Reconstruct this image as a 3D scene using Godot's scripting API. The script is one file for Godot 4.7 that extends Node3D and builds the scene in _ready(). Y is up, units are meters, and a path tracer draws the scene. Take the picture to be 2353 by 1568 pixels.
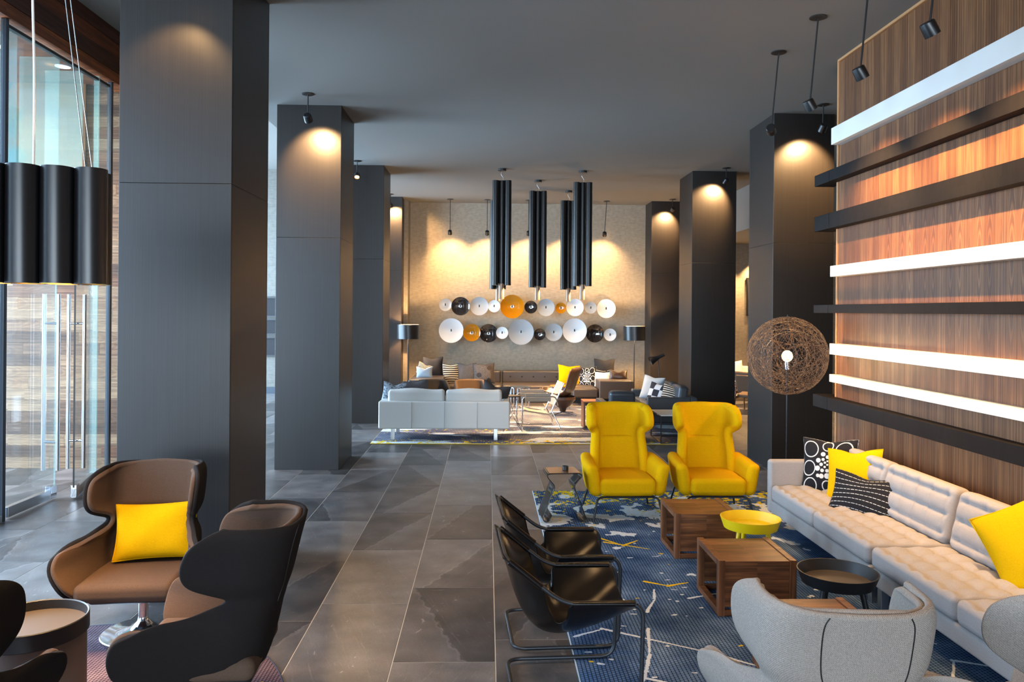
extends Node3D
# Hotel lobby lounge. x right, y up, depth runs along -z; P(x, y, d) puts a point d metres ahead of the camera. Metres.
var M := {}
var used := {}
const WARM := Color(1.0, 0.80, 0.55)
const DAY := Color(0.74, 0.88, 1.0)
const CEIL := 4.66

func _ready() -> void:
	# ---- camera
	var cam := Camera3D.new()
	cam.name = "camera"
	add_child(cam)
	cam.projection = Camera3D.PROJECTION_FRUSTUM
	cam.near = 0.1
	cam.far = 120.0
	var f := 1790.0
	cam.size = 1568.0 / f * cam.near
	cam.frustum_offset = Vector2(0.0, -(784.0 - 715.0) / f * cam.near)
	cam.position = Vector3(0, 2.05, 0)
	cam.basis = Basis(Vector3.UP, -atan(56.5 / f)) * Basis(Vector3.BACK, 0.008)
	cam.current = true
	# ---- sky and exposure
	var env := Environment.new()
	env.background_mode = Environment.BG_SKY
	var sky := Sky.new()
	var pm := ProceduralSkyMaterial.new()
	pm.sky_top_color = Color(0.62, 0.79, 1.0)
	pm.sky_horizon_color = Color(0.84, 0.93, 1.0)
	pm.ground_bottom_color = Color(0.42, 0.43, 0.44)
	pm.ground_horizon_color = Color(0.60, 0.64, 0.68)
	pm.sky_energy_multiplier = 1.3
	pm.ground_energy_multiplier = 0.7
	pm.sun_angle_max = 0.0
	sky.sky_material = pm
	env.sky = sky
	env.tonemap_mode = Environment.TONE_MAPPER_LINEAR
	env.tonemap_exposure = 1.35
	env.sdfgi_enabled = true
	env.ssao_enabled = true
	env.ssil_enabled = true
	var we := WorldEnvironment.new()
	we.name = "world_environment"
	we.environment = env
	add_child(we)
	# ---- daylight: the tall street windows behind the viewer, and the outer glazing of the vestibule
	daylight("street_window_light", P(-0.3, 2.35, -11.9), Vector3(0, 0, -1), Vector2(8.4, 4.3), 165.0, Color(0.87, 0.94, 1.0))
	daylight("vestibule_window_light", P(-7.7, 2.4, 8.4), Vector3(1, 0, 0), Vector2(2.8, 4.4), 75.0)
	daylight("entrance_glazing_light", P(-4.52, 2.4, 4.9), Vector3(1, 0, 0), Vector2(4.6, 4.3), 36.0)
	daylight("corridor_window_light", P(-7.9, 2.45, 14.8), Vector3(1, 0, 0), Vector2(8.4, 4.4), 230.0)
	# ---- setting
	make_materials()
	build_shell()
	build_floor()
	build_columns()
	build_wood_wall()
	build_entrance()
	# ---- things, large first
	build_rugs()
	build_sofas()
	build_wing_chairs()
	build_lounge_chairs()
	build_tables()
	build_back_group()
	build_side_room()
	build_lamps()
	build_wall_art()
	build_cushions()

func daylight(called: String, at: Vector3, dir: Vector3, size: Vector2, energy: float, c := DAY) -> void:
	var l := AreaLight3D.new()
	l.name = called
	l.area_size = size
	l.area_normalize_energy = true
	l.light_color = c
	l.light_energy = energy
	l.area_range = 60.0
	l.shadow_enabled = true
	add_child(l)
	l.position = at
	l.basis = Basis.looking_at(dir, Vector3.UP)

# ---------------------------------------------------------------- mesh builder
class MB:
	var v := PackedVector3Array()
	var uv := PackedVector2Array()
	var idx := PackedInt32Array()
	var xf := Transform3D()
	func add_v(p: Vector3, t := Vector2.ZERO) -> int:
		v.append(xf * p)
		uv.append(t)
		return v.size() - 1
	func orient(s: int) -> void:
		var c := Vector3.ZERO
		var m := 0
		for k in range(s, idx.size()):
			c += v[idx[k]]
			m += 1
		if m == 0:
			return
		c /= float(m)
		var vol := 0.0
		for k in range(s, idx.size(), 3):
			vol += (v[idx[k]] - c).dot((v[idx[k + 1]] - c).cross(v[idx[k + 2]] - c))
		if vol < 0.0:
			for k in range(s, idx.size(), 3):
				var q := idx[k]
				idx[k] = idx[k + 1]
				idx[k + 1] = q
	func quad(a: int, b: int, c: int, d: int) -> void:
		idx.append_array(PackedInt32Array([a, b, c, a, c, d]))
	# flat-sided box
	func box(c: Vector3, s: Vector3) -> MB:
		var st := idx.size()
		var h := s * 0.5
		for ax in 3:
			for sg in [-1.0, 1.0]:
				var a1 := (ax + 1) % 3
				var a2 := (ax + 2) % 3
				var q := []
				for cc in [[-1, -1], [1, -1], [1, 1], [-1, 1]]:
					var p := Vector3.ZERO
					p[ax] = sg * h[ax]
					p[a1] = cc[0] * h[a1]
					p[a2] = cc[1] * h[a2]
					var t := Vector2(p.x, -p.y)
					if ax == 0:
						t = Vector2(p.z, -p.y)
					elif ax == 1:
						t = Vector2(p.x, p.z)
					q.append(add_v(c + p, t))
				if sg > 0:
					quad(q[0], q[1], q[2], q[3])
				else:
					quad(q[0], q[3], q[2], q[1])
		orient(st)
		return self
	# rounded box; sub splits the flat middles, disp(p, n) -> Vector3 moves points
	func rbox(c: Vector3, s: Vector3, r: float, seg := 2, sub := Vector3i(1, 1, 1), disp = null) -> MB:
		var st := idx.size()
		var h := s * 0.5
		r = minf(r, minf(h.x, minf(h.y, h.z)) * 0.98)
		var inn := h - Vector3.ONE * r
		var ls := []
		for ax in 3:
			var a := PackedFloat32Array()
			for k in range(seg, 0, -1):
				a.append(-inn[ax] - r * tan(k * PI / 4.0 / seg))
			for k in sub[ax] + 1:
				a.append(lerpf(-inn[ax], inn[ax], float(k) / sub[ax]))
			for k in range(1, seg + 1):
				a.append(inn[ax] + r * tan(k * PI / 4.0 / seg))
			ls.append(a)
		var seen := {}
		for ax in 3:
			var a1 := (ax + 1) % 3
			var a2 := (ax + 2) % 3
			var l1: PackedFloat32Array = ls[a1]
			var l2: PackedFloat32Array = ls[a2]
			for sg in [-1.0, 1.0]:
				var ids := PackedInt32Array()
				for i in l1.size():
					for j in l2.size():
						var p := Vector3.ZERO
						p[ax] = sg * h[ax]
						p[a1] = l1[i]
						p[a2] = l2[j]
						var q := Vector3(clampf(p.x, -inn.x, inn.x), clampf(p.y, -inn.y, inn.y), clampf(p.z, -inn.z, inn.z))
						var nn := (p - q).normalized()
						var o := q + nn * r
						var key := Vector3i((o * 20000.0).round())
						if seen.has(key):
							ids.append(seen[key])
							continue
						var t := Vector2(o.x, -o.y)
						if ax == 0:
							t = Vector2(o.z, -o.y)
						elif ax == 1:
							t = Vector2(o.x, o.z)
						if disp != null:
							o = disp.call(o, nn)
						var id := add_v(c + o, t)
						seen[key] = id
						ids.append(id)
				var w := l2.size()
				for i in l1.size() - 1:
					for j in w - 1:
						if sg > 0:
							quad(ids[i * w + j], ids[(i + 1) * w + j], ids[(i + 1) * w + j + 1], ids[i * w + j + 1])
						else:
							quad(ids[i * w + j], ids[i * w + j + 1], ids[(i + 1) * w + j + 1], ids[(i + 1) * w + j])
		orient(st)
		return self
	func tube(path: PackedVector3Array, r: float, sides := 8, closed := false) -> MB:
		var st := idx.size()
		var n := path.size()
		var up := Vector3.UP
		var t0 := (path[1] - path[0]).normalized()
		if absf(t0.dot(up)) > 0.9:
			up = Vector3.RIGHT
		var side := t0.cross(up).normalized()
		var first := v.size()
		for i in n:
			var a := path[(i - 1 + n) % n] if (closed or i > 0) else path[i]
			var b := path[(i + 1) % n] if (closed or i < n - 1) else path[i]
			var t := (b - a).normalized()
			side = (side - t * side.dot(t)).normalized()
			var bi := t.cross(side)
			for k in sides:
				var an := TAU * k / sides
				add_v(path[i] + (side * cos(an) + bi * sin(an)) * r, Vector2(float(k) / sides, i * 0.1))
		var m := n if closed else n - 1
		for i in m:
			for k in sides:
				var k2 := (k + 1) % sides
				var i2 := (i + 1) % n
				quad(first + i * sides + k, first + i * sides + k2, first + i2 * sides + k2, first + i2 * sides + k)
		if not closed:
			for e in [0, n - 1]:
				var cc := add_v(path[e])
				var ring := []
				for k in sides:
					v.append(v[first + e * sides + k])
					uv.append(Vector2.ZERO)
					ring.append(v.size() - 1)
				for k in sides:
					if e == 0:
						idx.append_array(PackedInt32Array([cc, ring[(k + 1) % sides], ring[k]]))
					else:
						idx.append_array(PackedInt32Array([cc, ring[k], ring[(k + 1) % sides]]))
		orient(st)
		return self
	# profile of (radius, y); sharp corners are split
	func lathe(pr: Array, segs := 24, at := Vector3.ZERO) -> MB:
		var st := idx.size()
		var run: Array[Vector2] = [pr[0]]
		var runs := []
		for i in range(1, pr.size()):
			run.append(pr[i])
			if i < pr.size() - 1:
				var a: Vector2 = (pr[i] - pr[i - 1]).normalized()
				var b: Vector2 = (pr[i + 1] - pr[i]).normalized()
				if a.dot(b) < 0.72:
					runs.append(run)
					run = [pr[i]]
		runs.append(run)
		for rr in runs:
			var f := v.size()
			for p in rr:
				for k in segs:
					var an: float = TAU * k / segs
					add_v(at + Vector3(p.x * cos(an), p.y, p.x * sin(an)), Vector2(float(k) / segs, p.y))
			for i in rr.size() - 1:
				for k in segs:
					var k2 := (k + 1) % segs
					quad(f + i * segs + k, f + (i + 1) * segs + k, f + (i + 1) * segs + k2, f + i * segs + k2)
		orient(st)
		return self
	# a grid of points as one sheet
	func sheet(rows: Array, uvs := []) -> MB:
		var f := v.size()
		var w: int = rows[0].size()
		for i in rows.size():
			for j in w:
				add_v(rows[i][j], uvs[i][j] if uvs.size() else Vector2(float(j) / (w - 1), float(i) / (rows.size() - 1)))
		for i in rows.size() - 1:
			for j in w - 1:
				quad(f + i * w + j, f + (i + 1) * w + j, f + (i + 1) * w + j + 1, f + i * w + j + 1)
		return self
	# a sheet given thickness, with a rounded rim
	func shell(rows: Array, th: float, rim := 4) -> MB:
		var st := idx.size()
		var R: int = rows.size()
		var C: int = rows[0].size()
		var nn := PackedVector3Array()
		nn.resize(R * C)
		for i in R - 1:
			for j in C - 1:
				var a: Vector3 = rows[i][j]
				var b: Vector3 = rows[i + 1][j]
				var c: Vector3 = rows[i + 1][j + 1]
				var d: Vector3 = rows[i][j + 1]
				var fn := (c - a).cross(d - b)
				for k in [i * C + j, (i + 1) * C + j, (i + 1) * C + j + 1, i * C + j + 1]:
					nn[k] += fn
		var f := v.size()
		for s in [0.5, -0.5]:
			for i in R:
				for j in C:
					add_v(rows[i][j] + nn[i * C + j].normalized() * th * s, Vector2(float(j) / (C - 1), float(i) / (R - 1)))
		var g := f + R * C
		for i in R - 1:
			for j in C - 1:
				quad(f + i * C + j, f + (i + 1) * C + j, f + (i + 1) * C + j + 1, f + i * C + j + 1)
				quad(g + i * C + j, g + i * C + j + 1, g + (i + 1) * C + j + 1, g + (i + 1) * C + j)
		var loop := []
		for j in C:
			loop.append([0, j])
		for i in range(1, R):
			loop.append([i, C - 1])
		for j in range(C - 2, -1, -1):
			loop.append([R - 1, j])
		for i in range(R - 2, 0, -1):
			loop.append([i, 0])
		var rings := []
		for e in loop:
			var i: int = e[0]
			var j: int = e[1]
			var p: Vector3 = rows[i][j]
			var o := Vector3.ZERO
			if i == 0:
				o += (p - rows[1][j]).normalized()
			if i == R - 1:
				o += (p - rows[R - 2][j]).normalized()
			if j == 0:
				o += (p - rows[i][1]).normalized()
			if j == C - 1:
				o += (p - rows[i][C - 2]).normalized()
			var n0 := nn[i * C + j].normalized()
			o = (o - n0 * o.dot(n0)).normalized()
			var ring := [f + i * C + j]
			for k in range(1, rim):
				var an := PI * k / rim
				ring.append(add_v(p + (n0 * cos(an) + o * sin(an)) * th * 0.5))
			ring.append(g + i * C + j)
			rings.append(ring)
		for k in rings.size():
			var a: Array = rings[k]
			var b: Array = rings[(k + 1) % rings.size()]
			for q in rim:
				quad(a[q], b[q], b[q + 1], a[q + 1])
		# rim winding must agree with the sheets
		orient(st)
		return self
	# stuffed cushion standing in the xy plane, thickness along z
	func pillow(w: float, h: float, t: float, dent := 0.0, n := 14, sd := 1) -> MB:
		var st := idx.size()
		var rg := RandomNumberGenerator.new()
		rg.seed = sd
		var p1 := rg.randf() * 6.0
		var ids := []
		for s in [1.0, -1.0]:
			var side := []
			for i in n + 1:
				var row := []
				for j in n + 1:
					if s < 0 and (i == 0 or j == 0 or i == n or j == n):
						row.append(ids[0][i][j])
						continue
					var a := sin((2.0 * j / n - 1.0) * PI * 0.5)
					var b := sin((2.0 * i / n - 1.0) * PI * 0.5)
					var x := a * w * 0.5 * (1.0 - 0.075 * (1.0 - b * b))
					var y := b * h * 0.5 * (1.0 - 0.075 * (1.0 - a * a))
					var d := pow((1.0 - pow(absf(a), 2.6)) * (1.0 - pow(absf(b), 2.6)), 0.55)
					if b > 0:
						y -= dent * b * b * exp(-a * a * 7.0)
					var z: float = s * t * 0.5 * d * (1.0 + 0.08 * sin(5.0 * a + p1) * sin(4.0 * b + p1 * 2.0)) + 0.012 * (a * b) * sin(p1)
					row.append(add_v(Vector3(x, y, z), Vector2(0.5 + a * 0.5, 0.5 - b * 0.5)))
				side.append(row)
			ids.append(side)
		for s in 2:
			for i in n:
				for j in n:
					var q: Array = ids[s]
					if s == 0:
						quad(q[i][j], q[i][j + 1], q[i + 1][j + 1], q[i + 1][j])
					else:
						quad(q[i][j], q[i + 1][j], q[i + 1][j + 1], q[i][j + 1])
		orient(st)
		return self
	# polygon (clockwise or not) in the xy plane pulled along z
	func prism(poly: PackedVector2Array, z0: float, z1: float) -> MB:
		var st := idx.size()
		var tri := Geometry2D.triangulate_polygon(poly)
		var n := poly.size()
		for z in [z0, z1]:
			var f := v.size()
			for p in poly:
				add_v(Vector3(p.x, p.y, z), p)
			for k in range(0, tri.size(), 3):
				if z == z0:
					idx.append_array(PackedInt32Array([f + tri[k], f + tri[k + 1], f + tri[k + 2]]))
				else:
					idx.append_array(PackedInt32Array([f + tri[k], f + tri[k + 2], f + tri[k + 1]]))
		var area := 0.0
		for k in n:
			area += poly[k].cross(poly[(k + 1) % n])
		for k in n:
			var a := poly[k]
			var b := poly[(k + 1) % n]
			var q := [add_v(Vector3(a.x, a.y, z0)), add_v(Vector3(b.x, b.y, z0)), add_v(Vector3(b.x, b.y, z1)), add_v(Vector3(a.x, a.y, z1))]
			var tz := 0.0
			for m in range(0, tri.size(), 3):
				tz += (poly[tri[m + 1]] - poly[tri[m]]).cross(poly[tri[m + 2]] - poly[tri[m]])
			# caps: z0 cap keeps tri order; sides must agree with it
			if (tz > 0) == (area > 0):
				quad(q[1], q[0], q[3], q[2])
			else:
				quad(q[0], q[1], q[2], q[3])
		orient(st)
		return self
	func done() -> ArrayMesh:
		var n := PackedVector3Array()
		n.resize(v.size())
		for k in range(0, idx.size(), 3):
			var a := idx[k]
			var b := idx[k + 1]
			var c := idx[k + 2]
			var fn := (v[b] - v[a]).cross(v[c] - v[a])
			n[a] += fn
			n[b] += fn
			n[c] += fn
		for k in n.size():
			n[k] = n[k].normalized() if n[k].length_squared() > 1e-20 else Vector3.UP
		var out := PackedInt32Array()
		out.resize(idx.size())
		for k in range(0, idx.size(), 3):
			out[k] = idx[k]
			out[k + 1] = idx[k + 2]
			out[k + 2] = idx[k + 1]
		var arr := []
		arr.resize(Mesh.ARRAY_MAX)
		arr[Mesh.ARRAY_VERTEX] = v
		arr[Mesh.ARRAY_NORMAL] = n
		arr[Mesh.ARRAY_TEX_UV] = uv
		arr[Mesh.ARRAY_INDEX] = out
		var m := ArrayMesh.new()
		m.add_surface_from_arrays(Mesh.PRIMITIVE_TRIANGLES, arr)
		return m

# rounds the corners of a polyline
func fillet(pts: Array, r: float, n := 5, closed := false) -> PackedVector3Array:
	var out := PackedVector3Array()
	var c := pts.size()
	for i in c:
		var p: Vector3 = pts[i]
		if not closed and (i == 0 or i == c - 1):
			out.append(p)
			continue
		var a: Vector3 = pts[(i - 1 + c) % c]
		var b: Vector3 = pts[(i + 1) % c]
		var q := minf(r, minf(a.distance_to(p), b.distance_to(p)) * 0.48)
		var s := p + (a - p).normalized() * q
		var e := p + (b - p).normalized() * q
		for k in n + 1:
			var t := float(k) / n
			out.append(s.lerp(p, t).lerp(p.lerp(e, t), t))
	return out

func smooth_path(pts: Array, per := 6) -> PackedVector3Array:
	var out := PackedVector3Array()
	for i in pts.size() - 1:
		var p0: Vector3 = pts[maxi(i - 1, 0)]
		var p1: Vector3 = pts[i]
		var p2: Vector3 = pts[i + 1]
		var p3: Vector3 = pts[mini(i + 2, pts.size() - 1)]
		for k in per:
			out.append(p1.cubic_interpolate(p2, p0, p3, float(k) / per))
	out.append(pts[pts.size() - 1])
	return out

# ---------------------------------------------------------------- scene helpers
func numbered(called: String) -> String:
	var k: int = used.get(called, 0)
	used[called] = k + 1
	return called if k == 0 else "%s_%03d" % [called, k]

func thing(called: String, label: String, category: String, at := Vector3.ZERO, turn := 0.0, group := "") -> Node3D:
	var o := Node3D.new()
	o.name = numbered(called)
	add_child(o)
	o.position = at
	o.rotation.y = turn
	o.set_meta("label", label)
	o.set_meta("category", category)
	if group != "":
		o.set_meta("group", group)
	return o

func part(parent: Node3D, called: String, shape, m: Material, at := Vector3.ZERO) -> MeshInstance3D:
	var o := MeshInstance3D.new()
	o.name = called
	o.mesh = shape.done() if shape is MB else shape
	o.material_override = m
	parent.add_child(o, true)
	o.position = at
	return o

func struct_node(called: String, label := "") -> Node3D:
	var o := Node3D.new()
	o.name = numbered(called)
	add_child(o)
	o.set_meta("kind", "structure")
	if label != "":
		o.set_meta("label", label)
	return o

func struct_mesh(called: String, shape, m: Material, label := "") -> MeshInstance3D:
	var o := part(self, numbered(called), shape, m)
	o.set_meta("kind", "structure")
	if label != "":
		o.set_meta("label", label)
	return o

# a copy of a thing with its parts, its own place and its own label
func copy(o: Node3D, called: String, label: String, at: Vector3, turn: float) -> Node3D:
	var c: Node3D = o.duplicate()
	c.name = numbered(called)
	add_child(c)
	c.position = at
	c.rotation.y = turn
	c.set_meta("label", label)
	return c

func P(x: float, y: float, d: float) -> Vector3:
	return Vector3(x, y, -d)

# ---------------------------------------------------------------- textures and materials
func noise(kind: int, freq: float, sd: int, oct := 3, warp := 0.0) -> FastNoiseLite:
	var f := FastNoiseLite.new()
	f.noise_type = kind
	f.frequency = freq
	f.seed = sd
	f.fractal_octaves = oct
	if warp > 0.0:
		f.domain_warp_enabled = true
		f.domain_warp_amplitude = warp
		f.domain_warp_frequency = freq * 0.7
	return f

func field(f: FastNoiseLite, w: int, h: int, norm := true) -> PackedByteArray:
	return f.get_image(w, h, false, false, norm).get_data()

func seamless(f: FastNoiseLite, w: int, h: int) -> PackedByteArray:
	return f.get_seamless_image(w, h, false, false, 0.12, true).get_data()

func tex(data: PackedByteArray, w: int, h: int, grey := false) -> ImageTexture:
	return ImageTexture.create_from_image(Image.create_from_data(w, h, false, Image.FORMAT_L8 if grey else Image.FORMAT_RGB8, data))

func mat(c: Color, rough := 0.6, metal := 0.0, spec := 0.5) -> StandardMaterial3D:
	var m := StandardMaterial3D.new()
	m.albedo_color = c
	m.roughness = rough
	m.metallic = metal
	m.metallic_specular = spec
	m.cull_mode = BaseMaterial3D.CULL_DISABLED
	return m

func rgb8(r: int, g: int, b: int) -> Color:
	return Color(r / 255.0, g / 255.0, b / 255.0)

func tri(m: StandardMaterial3D, t: Texture2D, scale: Vector3, bump: Texture2D = null, depth := 0.1) -> StandardMaterial3D:
	m.albedo_texture = t
	m.uv1_triplanar = true
	m.uv1_scale = scale
	if bump:
		m.heightmap_enabled = true
		m.heightmap_texture = bump
		m.heightmap_scale = depth
	return m

func glow(c: Color, e: float) -> StandardMaterial3D:
	var m := mat(Color.BLACK, 0.5)
	m.emission_enabled = true
	m.emission = c
	m.emission_energy_multiplier = e
	return m

# streaks running down the picture, as bytes
func streaks(w: int, h: int, fx: float, squeeze: int, sd: int) -> PackedByteArray:
	var im := noise(FastNoiseLite.TYPE_SIMPLEX_SMOOTH, fx, sd, 4).get_image(w, maxi(2, h / squeeze), false, false, true)
	im.resize(w, h, Image.INTERPOLATE_CUBIC)
	return im.get_data()

func wood_tex(w: int, h: int, dark: Color, light: Color, sd: int, across := false, cathedral := 0.0) -> ImageTexture:
	var a := streaks(w, h, 0.05, 24, sd)
	var b := streaks(w, h, 0.25, 60, sd + 7)
	var c := field(noise(FastNoiseLite.TYPE_SIMPLEX_SMOOTH, 0.01, sd + 3, 2), w, h)
	var out := PackedByteArray()
	out.resize(w * h * 3)
	for y in h:
		for x in w:
			var k := y * w + x
			var t := a[k] / 255.0 * 0.55 + b[k] / 255.0 * 0.35 + c[k] / 255.0 * 0.1
			if cathedral > 0.0:
				# arched figure: two runs of arches meeting at mid height, the lower one pointing down
				var u := (float(x) / w - 0.5) * 2.0
				var up := absf(4.66 * (1.0 - float(y) / h) - 2.48) if h > 1000 else fmod(float(y) / h * 3.0, 1.0)
				var q := up * 5.5 + u * u * 3.4 + c[k] / 255.0 * 0.5
				var ring := pow(0.5 + 0.5 * sin(q * TAU), 2.0)
				var here := clampf((1.0 - absf(u)) * 2.2, 0.0, 1.0) * cathedral * clampf((0.75 - up) * 3.0, 0.0, 1.0)
				t = lerpf(t, 0.34 + ring * 0.5, here * 0.75)
			t = clampf((t - 0.26) * 1.65, 0.0, 1.0)
			var col := dark.lerp(light, t)
			var o := ((x * h + y) if across else k) * 3
			out[o] = int(col.r * 255.0)
			out[o + 1] = int(col.g * 255.0)
			out[o + 2] = int(col.b * 255.0)
	return tex(out, h, w) if across else tex(out, w, h)

func slate_tex(sd: int) -> ImageTexture:
	var w := 384
	var h := 768
	var a := field(noise(FastNoiseLite.TYPE_SIMPLEX_SMOOTH, 0.004, sd, 6), w, h)
	var g := field(noise(FastNoiseLite.TYPE_VALUE, 0.5, sd + 1, 2), w, h)
	var vn := noise(FastNoiseLite.TYPE_SIMPLEX_SMOOTH, 0.0024, sd + 2, 3, 40.0)
	vn.fractal_type = FastNoiseLite.FRACTAL_RIDGED
	var ve := field(vn, w, h)
	var c := field(noise(FastNoiseLite.TYPE_SIMPLEX_SMOOTH, 0.010, sd + 3, 4), w, h)
	var ru := field(noise(FastNoiseLite.TYPE_SIMPLEX_SMOOTH, 0.004, sd + 4, 3), w, h)
	var lines := field(noise(FastNoiseLite.TYPE_SIMPLEX_SMOOTH, 0.03, sd + 5, 2), w, 32)
	var rg := RandomNumberGenerator.new()
	rg.seed = sd
	var cut := [0.85, 1.25, 0.7, 2.0, 1.05, 2.0][sd % 6] as float
	var lean := rg.randf_range(0.5, 0.9)
	var tone := rg.randf_range(-0.10, 0.12)
	var out := PackedByteArray()
	out.resize(w * h * 3)
	for y in h:
		for x in w:
			var k := y * w + x
			var t := 0.29 + tone + 0.25 * (a[k] / 255.0)
			# the cleft layer: darker stone beyond a slanting edge
			var e := float(x) / w + lean * float(y) / h - cut + 0.10 * (c[k] / 255.0 - 0.5)
			if e > 0.0:
				t -= 0.16
			elif e > -0.035:
				t += 0.1
			# thin veins run with the layer
			var lx := (x + int(y * lean * 0.5)) % w
			var l := lines[(y / 24) * w + lx]
			if l > 146 and l < 152:
				t += 0.26 if e > 0.0 else 0.12
			var q := ve[k] / 255.0
			if q > 0.94:
				t += 0.36 * clampf((q - 0.94) * 34.0, 0.0, 1.0)
			t += (g[k] / 255.0 - 0.5) * 0.2
			var rust := clampf((ru[k] / 255.0 - 0.55) * 2.0, 0.0, 1.0) * 0.4
			t = clampf(t, 0.0, 1.0)
			out[k * 3] = int(lerpf(44.0, 200.0, t) + rust * 14.0)
			out[k * 3 + 1] = int(lerpf(43.0, 194.0, t) + rust * 3.0)
			out[k * 3 + 2] = int(lerpf(44.0, 189.0, t) - rust * 4.0)
	return tex(out, w, h)

func speckle(w: int, lo: float, hi: float, sd: int, twill := false) -> ImageTexture:
	var rg := RandomNumberGenerator.new()
	rg.seed = sd
	var out := PackedByteArray()
	out.resize(w * w)
	for y in w:
		for x in w:
			var t := rg.randf()
			if twill:
				t = t * 0.5 + (0.5 if (x + y) % 4 < 2 else 0.0)
			else:
				t = t * 0.7 + (0.15 if (x % 2) == (y % 2) else 0.0) + 0.15 * (0.5 + 0.5 * sin(y * 1.7))
			out[y * w + x] = int(lerpf(lo, hi, t) * 255.0)
	return tex(out, w, w, true)

func cloth_tex(sd: int) -> ImageTexture:  # woven wall covering with slubs running sideways
	var w := 512
	var im := noise(FastNoiseLite.TYPE_SIMPLEX_SMOOTH, 0.3, sd, 4).get_image(14, w, false, false, true)
	im.resize(w, w, Image.INTERPOLATE_CUBIC)
	var a := im.get_data()
	var b := field(noise(FastNoiseLite.TYPE_SIMPLEX_SMOOTH, 0.02, sd + 2, 3), w, w)
	var rg := RandomNumberGenerator.new()
	rg.seed = sd
	var out := PackedByteArray()
	out.resize(w * w * 3)
	for k in w * w:
		var t := a[k] / 255.0 * 0.55 + b[k] / 255.0 * 0.25 + rg.randf() * 0.2
		out[k * 3] = int(lerpf(126.0, 192.0, t))
		out[k * 3 + 1] = int(lerpf(121.0, 185.0, t))
		out[k * 3 + 2] = int(lerpf(114.0, 174.0, t))
	return tex(out, w, w)

func stamp(im: Image, at: Vector2, r: float, c: Color) -> void:
	var R := int(ceil(r))
	for y in range(-R, R + 1):
		for x in range(-R, R + 1):
			if x * x + y * y <= r * r:
				var px := int(at.x) + x
				var py := int(at.y) + y
				if px >= 0 and py >= 0 and px < im.get_width() and py < im.get_height():
					im.set_pixel(px, py, c)

func stroke(im: Image, a: Vector2, b: Vector2, r0: float, r1: float, c: Color, rg: RandomNumberGenerator) -> void:
	var n := int(a.distance_to(b) / 1.5) + 1
	var wob := 0.0
	for k in n + 1:
		var t := float(k) / n
		wob = clampf(wob + rg.randf_range(-0.35, 0.35), -2.5, 2.5)
		stamp(im, a.lerp(b, t) + Vector2(wob, wob * 0.6), maxf(0.8, lerpf(r0, r1, t) * rg.randf_range(0.75, 1.25)), c)

# rug: woven lines, white pools, yellow flecks; yellow(v) and white(v) give how much there is along the rug
func rug_image(w: int, h: int, sd: int, yellow: Callable, white: Callable, base_a: Color, base_b: Color, pitch: int, wide := 1) -> Image:
	var a := field(noise(FastNoiseLite.TYPE_SIMPLEX_SMOOTH, 0.006, sd, 4), w, h)
	var pi := noise(FastNoiseLite.TYPE_SIMPLEX_SMOOTH, 0.0075, sd + 1, 4, 40.0).get_image(w / wide, h, false, false, true)
	pi.resize(w, h, Image.INTERPOLATE_BILINEAR)
	var p := pi.get_data()
	var q := field(noise(FastNoiseLite.TYPE_SIMPLEX_SMOOTH, 0.035, sd + 2, 4, 12.0), w, h)
	var s := field(noise(FastNoiseLite.TYPE_SIMPLEX_SMOOTH, 0.008, sd + 3, 2), w, h)
	var f := field(noise(FastNoiseLite.TYPE_CELLULAR, 0.02, sd + 4, 1), w, h)
	var g := field(noise(FastNoiseLite.TYPE_VALUE, 0.5, sd + 5, 1), w, h)
	var out := PackedByteArray()
	out.resize(w * h * 3)
	var yel := rgb8(214, 178, 26)
	var whi := rgb8(198, 205, 210)
	for y in h:
		var vv := float(y) / h
		var ya: float = yellow.call(vv)
		var wa: float = white.call(vv)
		for x in w:
			var k := y * w + x
			var c := base_a.lerp(base_b, a[k] / 255.0)
			# woven ribs
			if x % pitch < 2:
				c = c.darkened(0.5)
			if (y + (pitch / 2 if (x / pitch) % 2 == 0 else 0)) % pitch < 2:
				c = c.darkened(0.45)
			var pw := p[k] / 255.0
			if pw > 1.0 - wa:
				c = whi
			elif f[k] > 250 and q[k] > 120:
				c = whi
			if q[k] / 255.0 > 1.0 - ya * (0.25 + 0.9 * s[k] / 255.0):
				c = yel
			var l := 0.92 + 0.16 * g[k] / 255.0
			out[k * 3] = mini(255, int(c.r * 255.0 * l))
			out[k * 3 + 1] = mini(255, int(c.g * 255.0 * l))
			out[k * 3 + 2] = mini(255, int(c.b * 255.0 * l))
	return Image.create_from_data(w, h, false, Image.FORMAT_RGB8, out)

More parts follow.
